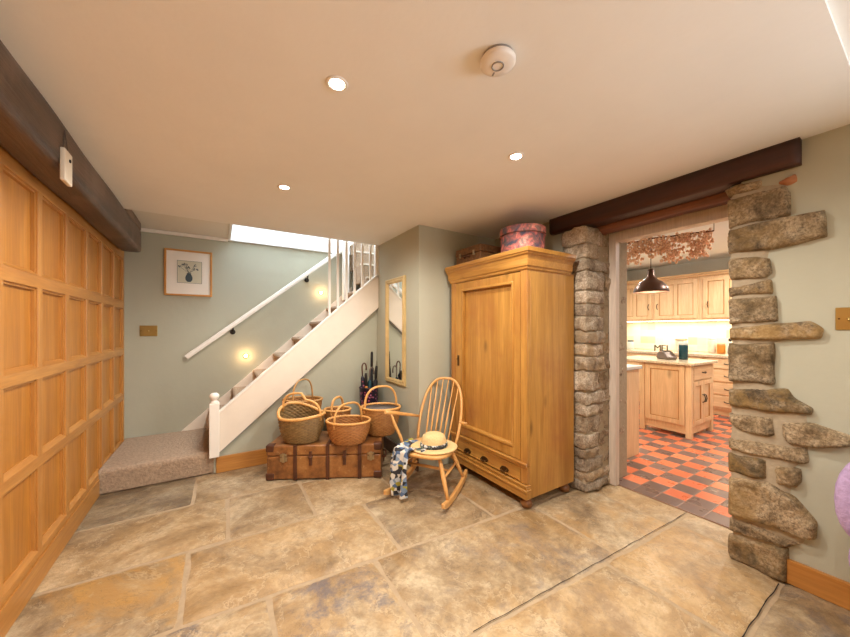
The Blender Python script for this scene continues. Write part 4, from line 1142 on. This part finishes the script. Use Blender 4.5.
m = MB(); m.box(6.86, 7.26, .88, 3.59, 2.241, 2.27); m.box(6.84, 7.26, .88, 3.59, 2.27, 2.30); m.build('cupboard_cornice', 'kpine_Y', bevel=.006, label='pine cornice running along the top of the kitchen wall cupboards', cat='cornice')
m = MB(); m.box(6.96, 7.0, .95, 3.5, 1.488, 1.499); m.build('cabinet_light', 'undercab_strip', label='bright light strip beneath the kitchen wall cupboards', cat='strip light')
lamp('under_cabinet_lamp', 'AREA', (7.05, 2.3, 1.48), 15, (1, .86, .62), (0, 0, 0), shape='RECTANGLE', size=.12, size_y=2.4)
# base units on the far wall
def base_cab(y0, y1, label):
    e = empty('base_cupboard', (6.93, (y0 + y1) / 2, 0), 0, label, 'base cupboard', 'kitchen base units on the far wall')
    MB().box(6.62, 7.25, y0 + .001, y1 - .001, .10, .90).build('carcass', 'kpine_Z', e)
    MB().box(6.66, 7.20, y0 + .001, y1 - .001, 0, .099).build('plinth', 'kpine_Y', e)
    return e
e = base_cab(1.50, 2.10, 'pine drawer unit on the far wall, right of the island')
for a, b in ((.73, .89), (.53, .71), (.33, .51), (.13, .31)): drawer_front(e, 'X', 1.52, 2.08, a, b, 6.62)
for y0, y1, lb_ in ((2.102, 2.70, 'pine base cupboard behind the island'), (2.702, 3.30, 'pine base cupboard in the far left kitchen corner'), (.90, 1.498, 'pine base cupboard hidden behind the stone jamb')):
    e = base_cab(y0, y1, lb_); drawer_front(e, 'X', y0 + .02, y1 - .02, .73, .89, 6.62); cab_door(e, 'X', y0 + .02, y1 - .02, .12, .71, 6.62, (y0 + .08, .6))
MB().box(6.58, 7.25, .88, 3.58, .902, .945).build('worktop', 'granite', bevel=.005, label='long pale worktop along the far kitchen wall', cat='worktop')
# island
isl = empty('kitchen_island', (5.2, 2.05, 0), 0, 'pine kitchen island with panelled end on the red tiled floor', 'kitchen island')
ix0, ix1, iy0, iy1 = 4.88, 5.56, 1.68, 2.24
MB().box(ix0 + .005, ix1, iy0 + .005, iy1, .10, .90).build('carcass', 'kpine_Z', isl)
for x, y in ((ix0 - .012, iy0 - .012), (ix1 - .05, iy0 - .012), (ix0 - .012, iy1 - .05), (ix1 - .05, iy1 - .05)): MB().box(x, x + .062, y, y + .062, 0, .90).build('corner_post', 'kpine_Z', isl, bevel=.004)
m = MB(); m.box(ix0 + .01, ix0 + .03, iy0 + .05, iy1 - .05, .05, .14); m.box(ix0 + .05, ix1 - .05, iy0 + .01, iy0 + .03, .05, .14); m.build('kickboard', 'kpine_Y', isl)
cab_door(isl, 'X', iy0 + .055, iy1 - .055, .15, .895, ix0 + .004, None, 1, 'kpine_Z', .016, 'end_panel')
drawer_front(isl, 'Y', ix0 + .055, ix1 - .055, .71, .885, iy0 + .004, 'kpine_X')
xm = (ix0 + ix1) / 2
cab_door(isl, 'Y', ix0 + .055, xm, .15, .70, iy0 + .004, (xm - .025, .47)); cab_door(isl, 'Y', xm, ix1 - .055, .15, .70, iy0 + .004, (xm + .025, .47))
MB().box(ix0 - .05, ix1 + .05, iy0 - .05, iy1 + .36, .902, .935).build('island_worktop', 'granite', bevel=.006, label='granite worktop lying on the kitchen island', cat='worktop')
# unit beside the doorway
e = empty('base_cupboard', (3.5, 2.1, 0), 0, 'pale pine base unit just inside the doorway beside the stone pier', 'base cupboard')
MB().box(3.23, 3.83, 1.80, 2.45, .0, .92).build('carcass', 'kpine_Z', e, bevel=.004)
MB().box(3.23, 3.84, 1.78, 1.80, .0, .92).build('end_panel', 'kpine_Z', e, bevel=.002)
MB().box(3.22, 3.86, 1.755, 2.47, .922, .958).build('worktop', 'pale_stone_top', bevel=.006, label='grey-white worktop on the base unit inside the doorway', cat='worktop')
# pendant
px_, py_ = 3.92, 1.70
e = empty('pendant_lamp', (px_, py_, 2.56), 0, 'dark bronze dome pendant lamp hanging in the kitchen', 'pendant lamp')
MB().lathe([(.055, 2.559), (.055, 2.545), (.03, 2.525), (.008, 2.52)], (px_, py_, 0), 24).build('ceiling_rose', 'bronze_shade', e)
MB().tube([(px_, py_, 2.53), (px_, py_, 1.99)], .004, 8).build('cord', 'black_iron', e)
K = .85
sh = MB().lathe([(r_ * K, 1.995 - (1.995 - z_) * .92) for r_, z_ in [(.012, 1.995), (.03, 1.99), (.034, 1.965), (.036, 1.93), (.046, 1.90), (.078, 1.865), (.125, 1.835), (.160, 1.80), (.182, 1.765), (.190, 1.735), (.190, 1.720), (.186, 1.720), (.184, 1.735), (.172, 1.765), (.12, 1.825), (.07, 1.860), (.03, 1.875)]], (px_, py_, 0), 48).build('shade', 'bronze_shade', e)
MB().ball((px_, py_, 1.815), .032).build('bulb', 'bulb', e)
lamp('pendant_light', 'POINT', (px_, py_, 1.775), 40, (1, .82, .58), shadow_soft_size=.05)
for x, y, en, wh in ((4.6, .6, 42, 'nearest the hall'), (5.4, 2.9, 30, 'left of the island'), (6.2, 1.2, 42, 'near the drawer unit'), (4.0, 2.9, 20, 'above the unit by the door')):  # unseen spotlights added to brighten the kitchen
    k = empty('recessed_spotlight', (x, y, 2.56), 0, 'added unseen spotlight in the kitchen ceiling ' + wh, 'ceiling light', 'added kitchen ceiling spotlights')
    MB().lathe([(.030, -.001), (.031, -.004), (.040, -.006), (.044, -.003), (.044, -.0002)], (0, 0, 0), 24).build('bezel', 'white_plastic', k, local=True)
    MB().lathe([(.0295, -.0042), (.0001, -.0048)], (0, 0, 0), 20).build('bulb', 'bulb', k, local=True)
    lamp('kitchen_fill_spot', 'SPOT', (x, y, 2.545), en * 2.9, (1, .95, .88), spot_size=R(168), spot_blend=.5, shadow_soft_size=.04)
# hop garland
e = empty('hop_garland', (3.9, 1.6, 2.3), 0, 'garland of dried brown hops hanging across the kitchen above the lamp', 'garland')
gp = [Vector((3.88, 2.01, 2.32)), Vector((3.89, 1.84, 2.31)), Vector((3.90, 1.68, 2.315)), Vector((3.90, 1.50, 2.295)), Vector((3.91, 1.33, 2.285)), Vector((3.92, 1.17, 2.27))]
MB().tube(gp, .007, 8).build('stem', 'dried_stem', e)
hk = MB()
for p in (gp[0], gp[2], gp[5]): hk.tube([p, (p.x, p.y, 2.558)], .0025, 6)
hk.build('hanging_wire', 'black_iron', e)
rr = random.Random(8); m = MB()
dens = lambda f: .25 if f < .27 else (.13 if f < .34 else (.20 if f < .52 else (.27 if f < .68 else (.07 if f < .76 else (.24 if f < .95 else .10)))))
for k in range(760):
    f = rr.random() * .97; i = int(f * 5); q = gp[i].lerp(gp[i + 1], f * 5 - i)
    dz = -abs(rr.random()) * dens(f) + rr.uniform(-.02, .02); c = q + Vector((rr.uniform(-.06, .06), rr.uniform(-.03, .03), dz + .01))
    s = rr.uniform(.009, .016); M = Matrix.Translation(c) @ Matrix.Rotation(rr.uniform(-.6, .6), 4, 'X') @ Matrix.Rotation(rr.uniform(-.6, .6), 4, 'Y')
    m.lathe([(.0001, -s * 1.4), (s * .6, -s * .9), (s * .95, -s * .1), (s * .7, s * .7), (.0001, s)], n=6, M=M, smooth=False)
    if k % 3 == 0:
        w_ = rr.uniform(.015, .028); m.add([(-w_ / 2, 0, 0), (0, .004, w_), (w_ / 2, 0, 0), (0, -.004, -w_)], [(0, 1, 2, 3)], False, M)
for k in range(60):
    f = rr.random() * .97; i = int(f * 5); q = gp[i].lerp(gp[i + 1], f * 5 - i)
    m.tube([q, q + Vector((rr.uniform(-.03, .03), rr.uniform(-.03, .03), -rr.random() * dens(f)))], .0015, 4)
m.build('hop_cones', 'hop', e, kind='stuff')
# things on the island
zi = .936
e = empty('toaster', (5.22, 2.07, zi), R(58), 'low grey-brown appliance on the island worktop', 'toaster')
m = MB(); m.prism([(x * .68, z * .75) for x, z in [(-.15, 0), (.15, 0), (.16, .03), (.14, .10), (.09, .135), (-.04, .14), (-.10, .09), (-.16, .04)]], 'Y', -.07, .07); m.build('body', 'steel', e, local=True, bevel=.012, seg=3)
m = MB(); m.box(-.02, .05, -.045, -.02, .100, .107); m.box(-.02, .05, .02, .045, .100, .107); m.build('slot', 'black_iron', e, local=True)
def jar(name, label, cat, loc, r, h, mat, lid_mat, neck=.9):
    e = empty(name, loc, 0, label, cat)
    MB().lathe([(r * .9, 0), (r, .006), (r, h * .78), (r * neck, h * .84)], n=24).build('body', mat, e, local=True)
    MB().lathe([(r * neck, h * .84), (r * neck * 1.05, h * .86), (r * neck * 1.05, h * .97), (r * neck * .9, h), (.0001, h)], n=24).build('lid', lid_mat, e, local=True)
    return e
jar('canister', 'tall teal canister on the island worktop', 'canister', (5.34, 1.92, zi), .052, .235, 'teal_glass', 'clear_glass', .92)
# things on the far worktop
zf = .946
for ch_, y in zip('MEL', (2.86, 2.765, 2.685)):
    e = bpy.data.curves.new('letter', 'FONT'); e.body = ch_; e.size = .165; e.extrude = .012; e.align_x = 'CENTER'
    o = bpy.data.objects.new('letter_block', e); COL.objects.link(o)
    bpy.context.view_layer.update()
    me = bpy.data.meshes.new_from_object(o); bpy.data.objects.remove(o)
    o = bpy.data.objects.new('standing_letter', me); COL.objects.link(o); me.materials.append(MATS['letter_grey'])
    o.location = (6.85, y, zf + .0); o.rotation_euler = (R(90), 0, R(-90))
    tag(o, f'dark standing letter {ch_} on the far kitchen worktop', 'letter', 'standing letters on the far worktop')
e = empty('cream_tin', (6.98, 2.55, zf), 0, 'square cream storage tin standing right of the letters', 'tin')
MB().box(6.90, 7.06, 2.48, 2.60, zf, zf + .20).build('body', 'ceramic', e, bevel=.008); MB().box(6.895, 7.065, 2.475, 2.605, zf + .202, zf + .225).build('lid', 'tin', e, bevel=.006)
jar('glass_jar', 'pale blue jar at the left end of the far worktop', 'jar', (7.0, 3.40, zf), .06, .18, 'clear_glass', 'teal_glass')
jar('storage_jar', 'amber jar on the far worktop near the stone jamb', 'jar', (6.98, 1.99, zf), .055, .17, 'amber', 'tin')
jar('storage_jar', 'wide cream crock on the far worktop', 'jar', (7.02, 2.12, zf), .055, .26, 'ceramic', 'ceramic')
e = empty('bottle', (6.98, 1.88, zf), 0, 'glass bottle with dark stopper on the far worktop', 'bottle')
MB().lathe([(.036, zf), (.038, zf + .01), (.038, zf + .13), (.014, zf + .17), (.014, zf + .21)], (6.98, 1.88, 0), 20).build('body', 'clear_glass', e)
MB().lathe([(.016, zf + .205), (.022, zf + .215), (.022, zf + .25), (.0001, zf + .256)], (6.98, 1.88, 0), 16).build('stopper', 'black_iron', e)
